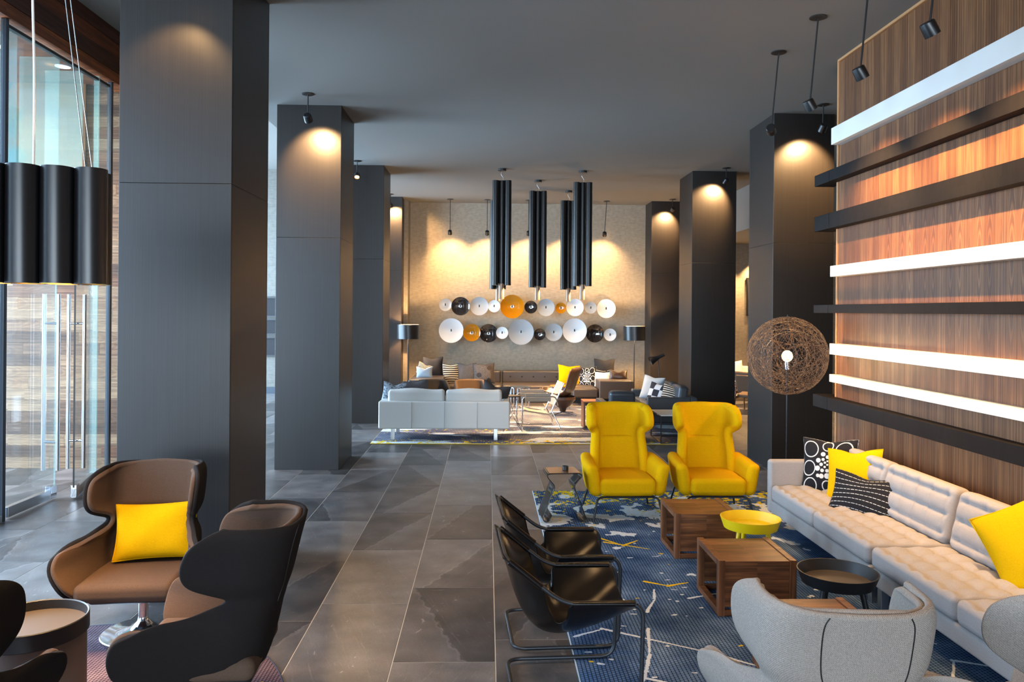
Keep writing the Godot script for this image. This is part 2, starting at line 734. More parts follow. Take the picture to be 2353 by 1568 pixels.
func print_tex(kind: String) -> ImageTexture:
	var w := 256
	var im := Image.create(w, w, false, Image.FORMAT_RGB8)
	var rg := RandomNumberGenerator.new()
	rg.seed = hash(kind)
	var black := rgb8(34, 33, 36)
	var pale := rgb8(226, 220, 212)
	match kind:
		"circles":
			im.fill(black)
			for c in [[45, 55, 40], [128, 30, 27], [205, 52, 40], [38, 150, 36], [46, 232, 34], [222, 150, 32], [212, 226, 38], [130, 236, 26]]:
				for an in 220:
					stamp(im, Vector2(c[0] + cos(an * TAU / 220) * c[2] * 0.92, c[1] + sin(an * TAU / 220) * c[2]), 2.4, pale)
			var spots := [[132, 130, 5], [146, 120, 6], [120, 120, 6], [120, 142, 6], [146, 142, 6], [132, 112, 5], [102, 130, 9], [164, 130, 9], [132, 160, 9], [110, 104, 8], [156, 104, 8], [108, 160, 9], [158, 160, 9], [132, 90, 10], [86, 110, 12], [180, 108, 11], [84, 150, 13], [184, 154, 12], [132, 186, 14], [104, 188, 12], [162, 190, 13], [86, 186, 9], [160, 74, 13], [108, 76, 12]]
			for c in spots:
				stamp(im, Vector2(c[0], c[1]), c[2], pale)
		"dashes":
			im.fill(black)
			for i in 8:
				var x := 0
				while x < w:
					var yy := 18.0 + i * 31.0 + 9.0 * sin(x * 0.02 + i * 0.5)
					var n := rg.randi_range(7, 13)
					for k in n:
						stamp(im, Vector2(x + k, yy + 9.0 * (sin((x + k) * 0.02 + i * 0.5) - sin(x * 0.02 + i * 0.5))), 1.6, pale)
					x += n + 5
		"stripes":
			im.fill(rgb8(58, 50, 46))
			for i in 9:
				im.fill_rect(Rect2i(0, 8 + i * 28, w, 11), rgb8(206, 196, 178))
				im.fill_rect(Rect2i(0, 23 + i * 28, w, 3), rgb8(26, 24, 26))
		"checks":
			im.fill(rgb8(178, 186, 196))
			for i in 3:
				for j in 3:
					if (i + j) % 2 == 0:
						im.fill_rect(Rect2i(i * 86, j * 86, 86, 86), rgb8(38, 42, 52))
		"dots":
			im.fill(rgb8(62, 56, 54))
			for i in 46:
				for j in 46:
					var pt := Vector2(i * 5.6 + (2.8 if j % 2 else 0.0), j * 5.6)
					if pt.distance_to(Vector2(70, 150)) < 150 and rg.randf() < 0.8:
						stamp(im, pt, 1.3, rgb8(150, 142, 134))
			stamp(im, Vector2(70, 150), 32, rgb8(44, 44, 48))
			stamp(im, Vector2(200, 60), 30, rgb8(52, 44, 36))
			stamp(im, Vector2(190, 220), 26, rgb8(40, 36, 34))
		"heather":
			for y in w:
				for x in w:
					var t := rg.randf()
					im.set_pixel(x, y, rgb8(52, 52, 56).lerp(rgb8(124, 122, 122), t * t))
		"leafy":
			im.fill(rgb8(146, 158, 170))
			for i in 60:
				var pt := Vector2(rg.randf() * w, rg.randf() * w)
				var d := Vector2.from_angle(rg.randf() * TAU)
				stroke(im, pt, pt + d * 26.0, 4.0, 1.0, rgb8(44, 52, 62), rg)
		"fade":
			im.fill(rgb8(224, 218, 208))
			im.fill_rect(Rect2i(0, 0, w, 34), black)
	return ImageTexture.create_from_image(im)

func printed(kind: String, rough := 0.9) -> StandardMaterial3D:
	var m := mat(Color.WHITE, rough, 0.0, 0.3)
	m.albedo_texture = print_tex(kind)
	return m

func make_materials() -> void:
	var walnut_v := wood_tex(256, 1024, rgb8(104, 70, 45), rgb8(184, 132, 86), 11)
	var walnut_h := wood_tex(256, 1024, rgb8(104, 70, 45), rgb8(184, 132, 86), 12, true)
	var oak_h: Array = []
	for k in 3:
		oak_h.append(wood_tex(128, 768, rgb8(112, 90, 72), rgb8(190, 162, 132), 41 + k * 5, true, 0.4))
	M.plank = []
	for k in 6:
		var m := mat([rgb8(232, 222, 208), rgb8(178, 160, 148), rgb8(206, 186, 170), rgb8(148, 130, 120), rgb8(224, 208, 190), rgb8(186, 156, 138)][k], 0.55, 0.0, 0.4)
		m.albedo_texture = oak_h[k % 3]
		m.uv1_scale = Vector3(0.5, 4.5, 1)
		m.uv1_offset = Vector3(0.13 * k, 0.37 * k, 0)
		M.plank.append(m)
	M.veneer = []
	for k in 3:
		var t := wood_tex(128, 1536, rgb8(98, 65, 42), rgb8(180, 126, 80), 61 + k * 9, false, [0.0, 0.85, 0.15][k])
		for q in [rgb8(236, 228, 222), rgb8(204, 190, 182)]:
			var m := mat(q, 0.42, 0.0, 0.45)
			m.albedo_texture = t
			M.veneer.append(m)
	M.walnut = tri(mat(rgb8(224, 200, 184), 0.38, 0.0, 0.5), walnut_v, Vector3(1.6, 0.6, 1.6))
	M.walnut_side = tri(mat(rgb8(224, 200, 184), 0.38, 0.0, 0.5), walnut_h, Vector3(0.6, 1.6, 0.6))
	M.beam = []
	for q in [rgb8(196, 150, 118), rgb8(112, 84, 70), rgb8(168, 124, 98), rgb8(130, 96, 78)]:
		M.beam.append(tri(mat(q, 0.5, 0.0, 0.4), walnut_h, Vector3(0.4, 1.2, 0.4)))
	M.edge_wood = mat(rgb8(186, 134, 88), 0.5)
	M.slate = []
	for k in 6:
		var m := mat(rgb8(222, 219, 219), 0.33, 0.0, 0.5)
		m.albedo_texture = slate_tex(102 + k * 17)
		M.slate.append(m)
	M.grout = mat(rgb8(196, 190, 180), 0.9)
	var weave := speckle(128, 0.72, 1.0, 5)
	var twill := speckle(128, 0.5, 1.0, 6, true)
	var bump := speckle(128, 0.0, 1.0, 7)
	var cloth := cloth_tex(3)
	M.wallcloth = tri(mat(rgb8(236, 230, 220), 0.85, 0.0, 0.3), cloth, Vector3(0.9, 0.9, 0.9))
	M.palewall = tri(mat(rgb8(186, 186, 186), 0.85, 0.0, 0.3), cloth, Vector3(0.7, 0.7, 0.7))
	var dk := wood_tex(512, 512, rgb8(208, 208, 208), rgb8(255, 255, 255), 31)
	M.column = tri(mat(rgb8(45, 40, 37), 0.40, 0.0, 0.42), dk, Vector3(3.2, 0.4, 3.2))
	M.ceiling = mat(rgb8(120, 118, 114), 0.9, 0.0, 0.2)
	M.plaster = mat(rgb8(176, 172, 164), 0.9, 0.0, 0.2)
	M.black_band = tri(mat(rgb8(30, 27, 27), 0.6, 0.0, 0.25), dk, Vector3(0.4, 2.0, 0.4))
	M.white_band = mat(rgb8(232, 229, 224), 0.45, 0.0, 0.45)
	M.black = mat(rgb8(26, 25, 26), 0.45)
	M.black_soft = mat(rgb8(22, 21, 23), 0.55)
	M.shade_black = mat(rgb8(20, 19, 20), 0.34, 0.0, 0.5)
	M.tube_bronze = mat(rgb8(150, 122, 98), 0.4, 0.3)
	M.gold_in = mat(rgb8(214, 160, 70), 0.4, 0.6)
	M.chrome = mat(rgb8(215, 216, 220), 0.1, 1.0)
	M.steel = mat(rgb8(190, 191, 193), 0.28, 1.0)
	M.dark_steel = mat(rgb8(52, 54, 58), 0.4, 0.6)
	M.post = mat(rgb8(66, 72, 80), 0.38, 0.5)
	M.glass = mat(Color(0.86, 0.96, 0.94, 0.06), 0.02)
	M.glass.transparency = BaseMaterial3D.TRANSPARENCY_ALPHA
	M.glass_edge = mat(Color(0.72, 0.9, 0.86, 0.2), 0.1)
	M.glass_edge.transparency = BaseMaterial3D.TRANSPARENCY_ALPHA
	M.yellow_fabric = tri(mat(rgb8(252, 192, 6), 0.95, 0.0, 0.2), weave, Vector3(7, 7, 7), bump, 0.05)
	M.yellow_pillow = tri(mat(rgb8(252, 196, 8), 0.95, 0.0, 0.2), weave, Vector3(9, 9, 9))
	M.yellow_paint = mat(rgb8(250, 208, 10), 0.4)
	M.charcoal_fabric = tri(mat(rgb8(42, 38, 37), 0.95, 0.0, 0.2), weave, Vector3(7, 7, 7), bump, 0.05)
	M.brown_fabric = tri(mat(rgb8(102, 82, 69), 0.95, 0.0, 0.2), weave, Vector3(7, 7, 7), bump, 0.05)
	M.grey_fabric = tri(mat(rgb8(192, 178, 166), 0.95, 0.0, 0.2), twill, Vector3(5, 5, 5), bump, 0.06)
	M.sofa_fabric = tri(mat(rgb8(194, 186, 182), 0.95, 0.0, 0.2), weave, Vector3(8, 8, 8), bump, 0.04)
	M.white_leather = mat(rgb8(190, 192, 190), 0.5, 0.0, 0.4)
	M.seam = mat(rgb8(150, 152, 152), 0.7)
	M.slate_leather = mat(rgb8(56, 62, 70), 0.42, 0.0, 0.5)
	M.charcoal_leather = mat(rgb8(66, 58, 54), 0.4, 0.0, 0.5)
	M.black_leather = tri(mat(rgb8(22, 18, 17), 0.24, 0.0, 0.32), weave, Vector3(3, 3, 3), bump, 0.03)
	M.tan_fabric = tri(mat(rgb8(112, 88, 68), 0.9), weave, Vector3(7, 7, 7))
	M.taupe_fabric = tri(mat(rgb8(82, 74, 68), 0.9), weave, Vector3(7, 7, 7))
	M.canvas = tri(mat(rgb8(176, 168, 158), 0.9), weave, Vector3(7, 7, 7))
	M.cream = mat(rgb8(222, 208, 188), 0.9)
	M.pale_blue = tri(mat(rgb8(170, 182, 192), 0.9), weave, Vector3(8, 8, 8))
	M.charcoal_cloth = mat(rgb8(40, 38, 40), 0.9)
	M.brown_leather = mat(rgb8(58, 40, 30), 0.34, 0.0, 0.5)
	M.tray_top = mat(rgb8(96, 84, 72), 0.35, 0.3)
	M.drum = mat(rgb8(96, 82, 72), 0.6)
	M.white_glass = mat(rgb8(228, 230, 232), 0.14, 0.0, 0.5)
	M.frost_glass = mat(rgb8(164, 168, 170), 0.22, 0.0, 0.5)
	M.amber_glass = mat(rgb8(180, 112, 8), 0.08, 0.0, 0.6)
	M.smoke_glass = mat(rgb8(34, 30, 28), 0.06, 0.0, 0.7)
	M.acrylic = mat(Color(0.09, 0.075, 0.068, 0.7), 0.05)
	M.acrylic.transparency = BaseMaterial3D.TRANSPARENCY_ALPHA
	M.bronze_top = mat(rgb8(150, 116, 84), 0.18, 0.7)
	M.fiber = mat(rgb8(72, 56, 45), 0.6)
	M.warm_glow = glow(Color(1.0, 0.72, 0.40), 9.0)
	M.bulb_glow = glow(Color(1.0, 0.80, 0.55), 7.0)
	M.soft_glow = glow(Color(1.0, 0.82, 0.6), 3.0)
	M.red_white = mat(rgb8(240, 236, 230), 0.5)
	M.picture = mat(rgb8(150, 140, 124), 0.6)
	for kind in ["circles", "dashes", "stripes", "checks", "dots", "heather", "leafy", "fade"]:
		M[kind] = printed(kind)

# ---------------------------------------------------------------- setting
func build_shell() -> void:
	# floor slab and the main ceiling, which stops short over the entrance strip
	var ce := MB.new()
	ce.box(P(3.0, CEIL + 0.45, 4.5), Vector3(12.1, 0.9, 33.0))
	struct_mesh("ceiling", ce, M.ceiling, "flat dark grey ceiling above the lounge")
	var c2 := MB.new()
	c2.box(P(-5.6, 5.5, 13.4), Vector3(5.1, 0.1, 13.0))
	c2.box(P(-3.9, 5.5, -2.6), Vector3(1.72, 0.1, 18.99))
	struct_mesh("ceiling", c2, M.ceiling, "higher ceiling strip over the entrance side")
	# back wall with its recess between the end columns
	var b := struct_node("wall_back", "back wall covered in woven grass cloth, lit by spots")
	part(b, "recess_wall", MB.new().box(P(1.0, 2.75, 19.0), Vector3(6.6, 5.5, 0.2)), M.wallcloth)
	part(b, "return_panel", MB.new().box(P(-1.93, 2.75, 18.75), Vector3(0.1, 5.5, 0.6)), M.wallcloth)
	part(b, "return_panel", MB.new().box(P(3.96, 2.75, 18.75), Vector3(0.1, 5.5, 0.6)), M.wallcloth)
	var lw := struct_node("wall_back", "pale wall beyond the entrance columns")
	part(lw, "wall_panel", MB.new().box(P(-5.6, 2.75, 19.2), Vector3(8.0, 5.5, 0.2)), M.palewall)
	part(lw, "skirting", MB.new().box(P(-5.6, 0.08, 19.08), Vector3(8.0, 0.16, 0.03)), M.post)
	# right side room
	var rw := struct_node("wall_right", "grass cloth wall of the side lounge")
	part(rw, "wall_panel", MB.new().box(P(7.0, 2.75, 19.4), Vector3(6.4, 5.5, 0.2)), M.wallcloth)
	part(rw, "wall_panel", MB.new().box(P(9.1, 2.75, 10.0), Vector3(0.2, 5.5, 20.0)), M.wallcloth)
	var so := MB.new()
	so.box(P(7.2, 4.22, 16.6), Vector3(3.8, 0.9, 6.0))
	struct_mesh("ceiling", so, M.ceiling, "dropped soffit over the side lounge")
	# walls behind the camera and on the far left, with window openings to the sky
	var rear := struct_node("wall_rear", "rear wall around the tall street windows")
	part(rear, "wall_panel", MB.new().box(P(6.6, 2.75, -12.1), Vector3(5.2, 5.5, 0.2)), M.plaster)
	part(rear, "lintel", MB.new().box(P(-0.3, 5.0, -12.1), Vector3(8.6, 1.0, 0.2)), M.plaster)
	part(rear, "sill", MB.new().box(P(-0.3, 0.1, -12.1), Vector3(8.6, 0.2, 0.2)), M.plaster)
	var w1 := struct_node("window_1", "tall street window behind the viewer")
	for k in 5:
		part(w1, "mullion", MB.new().box(P(-4.5 + k * 2.1, 2.35, -12.1), Vector3(0.09, 4.3, 0.14)), M.post)
	for k in 4:
		part(w1, "pane", MB.new().box(P(-3.45 + k * 2.1, 2.35, -12.1), Vector3(2.01, 4.3, 0.012)), M.glass)
	var rr := MB.new()
	rr.box(P(9.1, 2.75, -6.0), Vector3(0.2, 5.5, 12.2))
	struct_mesh("wall_right", rr, M.plaster, "plain wall behind the viewer")
	part(rear, "wall_panel", MB.new().box(P(-3.9, 5.2, -12.05), Vector3(1.7, 0.6, 0.3)), M.plaster)
	# windows of the corridor beyond the vestibule
	var w3 := struct_node("window_3", "corridor window beyond the entrance columns")
	part(w3, "sill", MB.new().box(P(-8.05, 0.1, 14.8), Vector3(0.2, 0.2, 9.2)), M.plaster)
	part(w3, "lintel", MB.new().box(P(-8.05, 5.1, 14.8), Vector3(0.2, 0.8, 9.2)), M.plaster)
	for k in 5:
		part(w3, "mullion", MB.new().box(P(-8.05, 2.45, 10.4 + k * 2.2), Vector3(0.14, 4.5, 0.1)), M.post)
	for k in 4:
		part(w3, "pane", MB.new().box(P(-8.05, 2.45, 11.5 + k * 2.2), Vector3(0.012, 4.5, 2.1)), M.glass)
	# street outside
	var pave := MB.new()
	pave.box(Vector3(-14.0, -0.16, 0.0), Vector3(18.6, 0.1, 44.0))
	pave.box(Vector3(2.0, -0.16, 17.2), Vector3(13.4, 0.1, 9.6))
	var st := struct_mesh("pavement", pave, M.plaster, "pale paving of the street outside the glass")
	st.set_meta("kind", "structure")

func build_floor() -> void:
	var fl := struct_node("floor", "grey brown slate tiles laid in a stepped bond")
	part(fl, "grout_bed", MB.new().box(P(0.25, -0.0525, 3.6), Vector3(17.9, 0.1, 31.6)), M.grout)
	var meshes := []
	for k in 4:
		var mb := MB.new()
		mb.rbox(Vector3.ZERO, Vector3(0.594, 0.012, 1.214), 0.002, 1)
		for q in mb.v.size():
			var p := mb.v[q]
			var t := Vector2(p.x / 0.6 + 0.5, p.z / 1.22 + 0.5)
			if k % 2 == 1:
				t.x = 1.0 - t.x
			if k >= 2:
				t.y = 1.0 - t.y
			mb.uv[q] = t
		meshes.append(mb.done())
	var rg := RandomNumberGenerator.new()
	rg.seed = 77
	var rest := []
	for k in range(6):
		rest.append(MB.new())
	var spots := []
	for i in range(-14, 15):
		for j in range(-16, 14):
			var x := 0.063 + 0.6 * i + 0.3
			var d := 5.77 + 0.305 * (i + 1) + 1.22 * j + 0.61
			var which := rg.randi() % 6
			var flip := rg.randi() % 4
			if x < -8.6 or x > 9.0 or d < -12.0 or d > 19.3:
				continue
			var seen := d > 3.4 and x > -0.64 * (d + 0.6) - 0.3 and x < 0.70 * (d + 0.6) + 0.3 and not (x > 3.9 and d < 8.0) and x > -7.6
			if seen and x > 4.5 and d > 10.0 and x > 0.44 * d:
				seen = false
			if seen and d > 12.2 and d < 16.4 and x > -1.4 and x < 3.2:
				seen = false
			if seen and d > 4.6 and d < 8.4 and x > 1.0 and x < 3.6:
				seen = false
			if seen and d > 17.0:
				seen = false
			spots.append([x, d, which, flip, seen])
	var n := 0
	for s in spots:
		if s[4] and n < 296:
			n += 1
			part(fl, "tile", meshes[s[3]], M.slate[s[2]], P(s[0], -0.006, s[1]))
		else:
			var r: MB = rest[s[2]]
			var f := r.v.size()
			for c in [[-1, -1], [1, -1], [1, 1], [-1, 1]]:
				r.add_v(P(s[0] + c[0] * 0.2975, 0.0, s[1] - c[1] * 0.6075), Vector2(0.5 + 0.5 * c[0], 0.5 + 0.5 * c[1]))
			r.quad(f, f + 3, f + 2, f + 1)
	for k in 6:
		var o := part(fl, "further_tiles", rest[k], M.slate[k])
		o.set_meta("kind", "stuff")

func build_columns() -> void:
	# left edge x, width, front depth, length
	var cols := [[-2.70, 0.815, 5.78, 0.95, "broad dark column nearest the entrance chairs"], [-2.70, 0.815, 10.02, 0.95, "second dark column of the entrance row"], [-2.70, 0.815, 14.12, 0.95, "third dark column of the entrance row"], [-2.70, 0.72, 18.0, 1.0, "dark column at the recess beside the floor lamp"], [3.72, 0.80, 10.05, 0.95, "dark column behind the round lamp of woven fibre"], [3.76, 0.82, 14.25, 0.95, "dark column behind the slate grey sofa"], [3.84, 0.80, 18.2, 0.9, "dark column at the far end of the recess wall"]]
	for c in cols:
		var o := struct_node("column", c[4])
		var x0: float = c[0]
		var w: float = c[1]
		var d0: float = c[2]
		var l: float = c[3]
		part(o, "core", MB.new().box(P(x0 + w / 2, CEIL / 2, d0 + l / 2), Vector3(w - 0.04, CEIL, l - 0.04)), M.black)
		for h in [[0.0, 2.9665], [2.968, CEIL]]:
			var ym: float = (h[0] + h[1]) / 2
			var hh: float = h[1] - h[0]
			part(o, "panel", MB.new().rbox(P(x0 + w / 2, ym, d0 + 0.01), Vector3(w, hh, 0.02), 0.003, 1), M.column)
			part(o, "panel", MB.new().rbox(P(x0 + w / 2, ym, d0 + l - 0.01), Vector3(w, hh, 0.02), 0.003, 1), M.column)
			part(o, "panel", MB.new().rbox(P(x0 + 0.01, ym, d0 + l / 2), Vector3(0.02, hh, l - 0.042), 0.003, 1), M.column)
			part(o, "panel", MB.new().rbox(P(x0 + w - 0.01, ym, d0 + l / 2), Vector3(0.02, hh, l - 0.042), 0.003, 1), M.column)

func build_wood_wall() -> void:
	var o := struct_node("wall_right", "walnut veneer feature wall behind the tufted sofa")
	part(o, "core", MB.new().box(P(3.68, CEIL / 2, 2.0), Vector3(0.12, CEIL, 11.8)), M.walnut)
	part(o, "edge_strip", MB.new().box(P(3.67, CEIL / 2, 7.915), Vector3(0.16, CEIL, 0.03)), M.edge_wood)
	part(o, "top_strip", MB.new().box(P(3.595, CEIL - 0.012, 2.0), Vector3(0.03, 0.024, 11.8)), M.edge_wood)
	var rg := RandomNumberGenerator.new()
	rg.seed = 9
	var w := 0.118
	var meshes := []
	for k in 2:
		var mb := MB.new()
		mb.rbox(Vector3.ZERO, Vector3(0.02, CEIL - 0.03, w - 0.0012), 0.001, 1)
		for q in mb.v.size():
			var p := mb.v[q]
			mb.uv[q] = Vector2((p.z / w + 0.5) if k == 0 else (0.5 - p.z / w), 0.5 - p.y / CEIL)
		meshes.append(mb.done())
	var d := 7.9 - w / 2
	var i := 0
	while d > -3.5:
		# figured strips come in book-matched runs
		var fam: int = 1 if (i > 7 and i % 3 != 0) else (2 if i % 3 == 0 else 0)
		part(o, "veneer_strip", meshes[i % 2], M.veneer[fam * 2 + rg.randi() % 2], P(3.61, CEIL / 2 - 0.014, d))
		d -= w
		i += 1
	# bands: [low, high, white?]
	var bands := [[3.77, 3.94, true], [3.405, 3.52, false], [2.922, 3.08, false], [2.425, 2.535, true], [2.055, 2.14, false], [1.635, 1.745, true], [1.355, 1.432, true], [1.062, 1.19, false]]
	var k := 0
	for b in bands:
		k += 1
		var wh: bool = b[2]
		var t := struct_node("trim_%d" % k, ("white" if wh else "black") + " horizontal band on the walnut wall, number %d from the ceiling" % k)
		var ym: float = (b[0] + b[1]) / 2
		var hh: float = b[1] - b[0]
		var m: Material = M.white_band if wh else M.black_band
		var far := 7.84 if wh else 7.88
		part(t, "band", MB.new().rbox(P(3.545, ym, far / 2 - 1.7), Vector3(0.11, hh, far + 3.4), 0.003, 1), m)
		if not wh:
			part(t, "end_piece", MB.new().rbox(P(3.595, ym, 8.06), Vector3(0.21, hh, 0.35), 0.003, 1), m)

func build_entrance() -> void:
	# plank wall across the back of the vestibule
	var o := struct_node("wall_left", "vestibule wall of mixed width walnut planks")
	part(o, "core", MB.new().box(P(-5.6, 2.7, 10.22), Vector3(4.6, 5.4, 0.2)), M.walnut_side)
	var rg := RandomNumberGenerator.new()
	rg.seed = 21
	var y := 0.0
	while y < 5.35:
		var h := 0.145
		var x := -7.9 + rg.randf() * 0.5 - 0.5
		while x < -3.4:
			var l := rg.randf_range(0.7, 1.7)
			var x1 := minf(x + l, -3.31)
			var x0 := maxf(x, -7.88)
			if x1 - x0 > 0.05:
				part(o, "plank", MB.new().box(Vector3.ZERO, Vector3(x1 - x0 - 0.002, h - 0.002, 0.024)), M.plank[rg.randi() % 6], P((x0 + x1) / 2, y + h / 2, 10.108 - rg.randf() * 0.003))
			x += l
		y += h
	# wooden ceiling of the vestibule and the boarded fascia over the glass
	part(o, "vestibule_ceiling", MB.new().box(P(-6.25, 4.92, 8.5), Vector3(3.1, 0.08, 3.3)), M.beam[2])
	var fa := struct_node("trim_9", "walnut boarded fascia above the entrance glass")
	var ys := [4.80, 4.93, 5.12, 5.29, 5.45]
	for k in 4:
		part(fa, "board", MB.new().rbox(P(-4.66, (ys[k] + ys[k + 1]) / 2, -0.9), Vector3(0.2 + 0.012 * (k % 2), ys[k + 1] - ys[k] - 0.003, 22.2), 0.003, 1), M.beam[k])
	# glass front with steel posts
	var w := struct_node("window_2", "full height entrance glazing with steel posts")
	for d in [-12.0, -9.7, -7.3, -5.0, -3.0, -1.0, 1.0, 3.0, 5.1, 7.58, 9.66]:
		part(w, "post", MB.new().rbox(P(-4.62, 2.4, d), Vector3(0.05, 4.8, 0.05), 0.004, 1), M.post)
	for s in [[-11.96, -9.74], [-9.66, -7.34], [-7.26, -5.04], [-4.96, -3.04], [-2.96, -1.04], [-0.96, 0.96], [1.04, 2.96], [3.04, 5.06], [5.14, 7.54]]:
		part(w, "pane", MB.new().box(P(-4.62, 2.42, (s[0] + s[1]) / 2), Vector3(0.012, 4.72, s[1] - s[0])), M.glass)
		part(w, "floor_rail", MB.new().rbox(P(-4.62, 0.035, (s[0] + s[1]) / 2), Vector3(0.07, 0.07, s[1] - s[0]), 0.003, 1), M.steel)
	part(w, "pane", MB.new().box(P(-4.62, 3.83, 8.45), Vector3(0.012, 1.9, 1.64)), M.glass)
	part(w, "pane", MB.new().box(P(-4.62, 2.42, 9.49), Vector3(0.012, 4.72, 0.26)), M.glass)
	part(w, "pane_edge", MB.new().box(P(-4.62, 2.4, 9.33), Vector3(0.06, 4.76, 0.02)), M.glass_edge)
	part(w, "head_channel", MB.new().box(P(-4.62, 4.74, 8.6), Vector3(0.05, 0.03, 2.0)), M.black)
	for d in [7.8, 8.56, 9.05]:
		part(w, "glass_fin", MB.new().box(P(-4.85, 3.85, d), Vector3(0.42, 1.8, 0.015)), M.glass_edge)
	# doors: one shut, one standing ajar
	for k in 2:
		var dn := struct_node("door_%d" % (k + 1), ["shut glass entrance door with long steel pull bars", "glass entrance door standing ajar with long steel pull bars"][k])
		dn.position = P(-4.62, 0, 7.63 if k == 0 else 9.27)
		dn.rotation.y = 0.0 if k == 0 else 0.27
		var s := -1.0 if k == 0 else 1.0
		part(dn, "pane", MB.new().box(Vector3(0, 1.48, s * 0.44), Vector3(0.014, 2.7, 0.84)), M.glass)
		part(dn, "pane_edge", MB.new().box(Vector3(0, 1.48, s * 0.862), Vector3(0.016, 2.7, 0.006)), M.glass_edge if k == 0 else M.black)
		part(dn, "bottom_rail", MB.new().rbox(Vector3(0, 0.07, s * 0.44), Vector3(0.05, 0.1, 0.84), 0.004, 1), M.steel)
		part(dn, "top_rail", MB.new().rbox(Vector3(0, 2.85, s * 0.44), Vector3(0.05, 0.06, 0.84), 0.004, 1), M.steel)
		part(dn, "patch_fitting", MB.new().rbox(Vector3(0, 0.09, s * 0.8), Vector3(0.06, 0.13, 0.12), 0.006, 1), M.chrome)
		for q in [-1.0, 1.0]:
			part(dn, "pull_bar", MB.new().tube(PackedVector3Array([Vector3(q * 0.075, 0.32, s * 0.78), Vector3(q * 0.075, 2.19, s * 0.78)]), 0.019, 12), M.steel)
		for yy in [0.62, 1.88]:
			part(dn, "standoff", MB.new().tube(PackedVector3Array([Vector3(-0.075, yy, s * 0.78), Vector3(0.075, yy, s * 0.78)]), 0.013, 10), M.chrome)
	# printed glass panels high in the vestibule: soft washes of teal, sand and orange
	var w2 := 256
	var a := field(noise(FastNoiseLite.TYPE_SIMPLEX_SMOOTH, 0.006, 5, 2, 40.0), w2, w2)
	var b := field(noise(FastNoiseLite.TYPE_SIMPLEX_SMOOTH, 0.009, 8, 2, 60.0), w2, w2)
	var data := PackedByteArray()
	data.resize(w2 * w2 * 3)
	for k in w2 * w2:
		var vv := float(k / w2) / w2
		var uu := float(k % w2) / w2
		var c := rgb8(150, 150, 116).lerp(rgb8(70, 168, 176), clampf(vv * 1.5 - 0.25 + (a[k] / 255.0 - 0.5) * 0.8, 0, 1))
		c = c.lerp(rgb8(214, 128, 72), clampf((uu - 0.55) * 5.0 + (b[k] / 255.0 - 0.5) * 3.0, 0, 1) * 0.85)
		if b[k] > 214:
			c = c.lerp(rgb8(46, 88, 92), 0.75)
		data[k * 3] = int(c.r * 255)
		data[k * 3 + 1] = int(c.g * 255)
		data[k * 3 + 2] = int(c.b * 255)
	var pm := mat(rgb8(150, 150, 150), 0.5, 0.0, 0.3)
	pm.albedo_texture = tex(data, w2, w2)
	var pr := thing("art_panel", "large printed panel in teal, sand and orange above the entrance doors", "picture", P(-6.2, 4.0, 10.03))
	var g := MB.new()
	g.sheet([PackedVector3Array([Vector3(-1.3, 0.9, 0), Vector3(1.1, 0.9, 0)]), PackedVector3Array([Vector3(-1.3, -0.95, 0), Vector3(1.1, -0.95, 0)])])
	part(pr, "print", g, pm, Vector3(0, 0, 0.012))
	part(pr, "backing_board", MB.new().box(Vector3(-0.1, -0.025, 0), Vector3(2.4, 1.85, 0.02)), M.post)
	# downlights in the vestibule ceiling
	var lb := ["recessed downlight nearest the dark steel post", "recessed downlight over the shut glass door", "recessed downlight over the door standing ajar"]
	var ps := [[-5.1, 7.9], [-5.35, 8.6], [-5.0, 9.3]]
	for k in 3:
		var t := thing("ceiling_downlight", lb[k], "light", P(ps[k][0], 4.876, ps[k][1]), 0.0, "downlights over the entrance")
		part(t, "trim_ring", MB.new().lathe([Vector2(0.045, 0.0), Vector2(0.085, -0.004), Vector2(0.085, 0.004)], 20), M.red_white)
		part(t, "lamp_lens", MB.new().lathe([Vector2(0.0, -0.002), Vector2(0.046, -0.002)], 20), M.warm_glow)
		var l := SpotLight3D.new()
		l.name = "downlight_beam"
		l.light_color = WARM
		l.light_energy = 5.0
		l.spot_angle = 48.0
		l.spot_angle_attenuation = 0.8
		l.spot_range = 30.0
		l.spot_attenuation = 2.0
		l.light_size = 0.04
		l.shadow_enabled = true
		t.add_child(l, true)
		l.position = Vector3(0, -0.012, 0)
		l.rotation.x = -PI / 2

# ---------------------------------------------------------------- rugs
func rug(called: String, label: String, sx: float, sz: float, at: Vector3, im: Image, edge: Material, round_one := false) -> void:
	var o := thing(called, label, "rug", at)
	var mb := MB.new()
	if round_one:
		mb.lathe([Vector2(0.0, 0.014), Vector2(sx * 0.5 - 0.012, 0.014), Vector2(sx * 0.5 - 0.003, 0.011), Vector2(sx * 0.5, 0.004), Vector2(sx * 0.5, 0.0005)], 64)
	else:
		mb.rbox(Vector3(0, 0.0075, 0), Vector3(sx, 0.014, sz), 0.005, 2)
	for q in mb.v.size():
		mb.uv[q] = Vector2(mb.v[q].x / sx + 0.5, mb.v[q].z / sz + 0.5)
	var m := mat(Color.WHITE, 0.95, 0.0, 0.15)
	m.albedo_texture = ImageTexture.create_from_image(im)
	part(o, "pile", mb, m)
	var bd := MB.new()
	if round_one:
		var ring := PackedVector3Array()
		for k in 72:
			ring.append(Vector3(cos(TAU * k / 72) * sx * 0.5, 0.007, sin(TAU * k / 72) * sx * 0.5))
		bd.tube(ring, 0.0065, 6, true)
	else:
		bd.tube(PackedVector3Array([Vector3(-sx / 2, 0.0075, -sz / 2), Vector3(sx / 2, 0.0075, -sz / 2), Vector3(sx / 2, 0.0075, sz / 2), Vector3(-sx / 2, 0.0075, sz / 2)]), 0.007, 6, true)
	part(o, "binding", bd, edge)

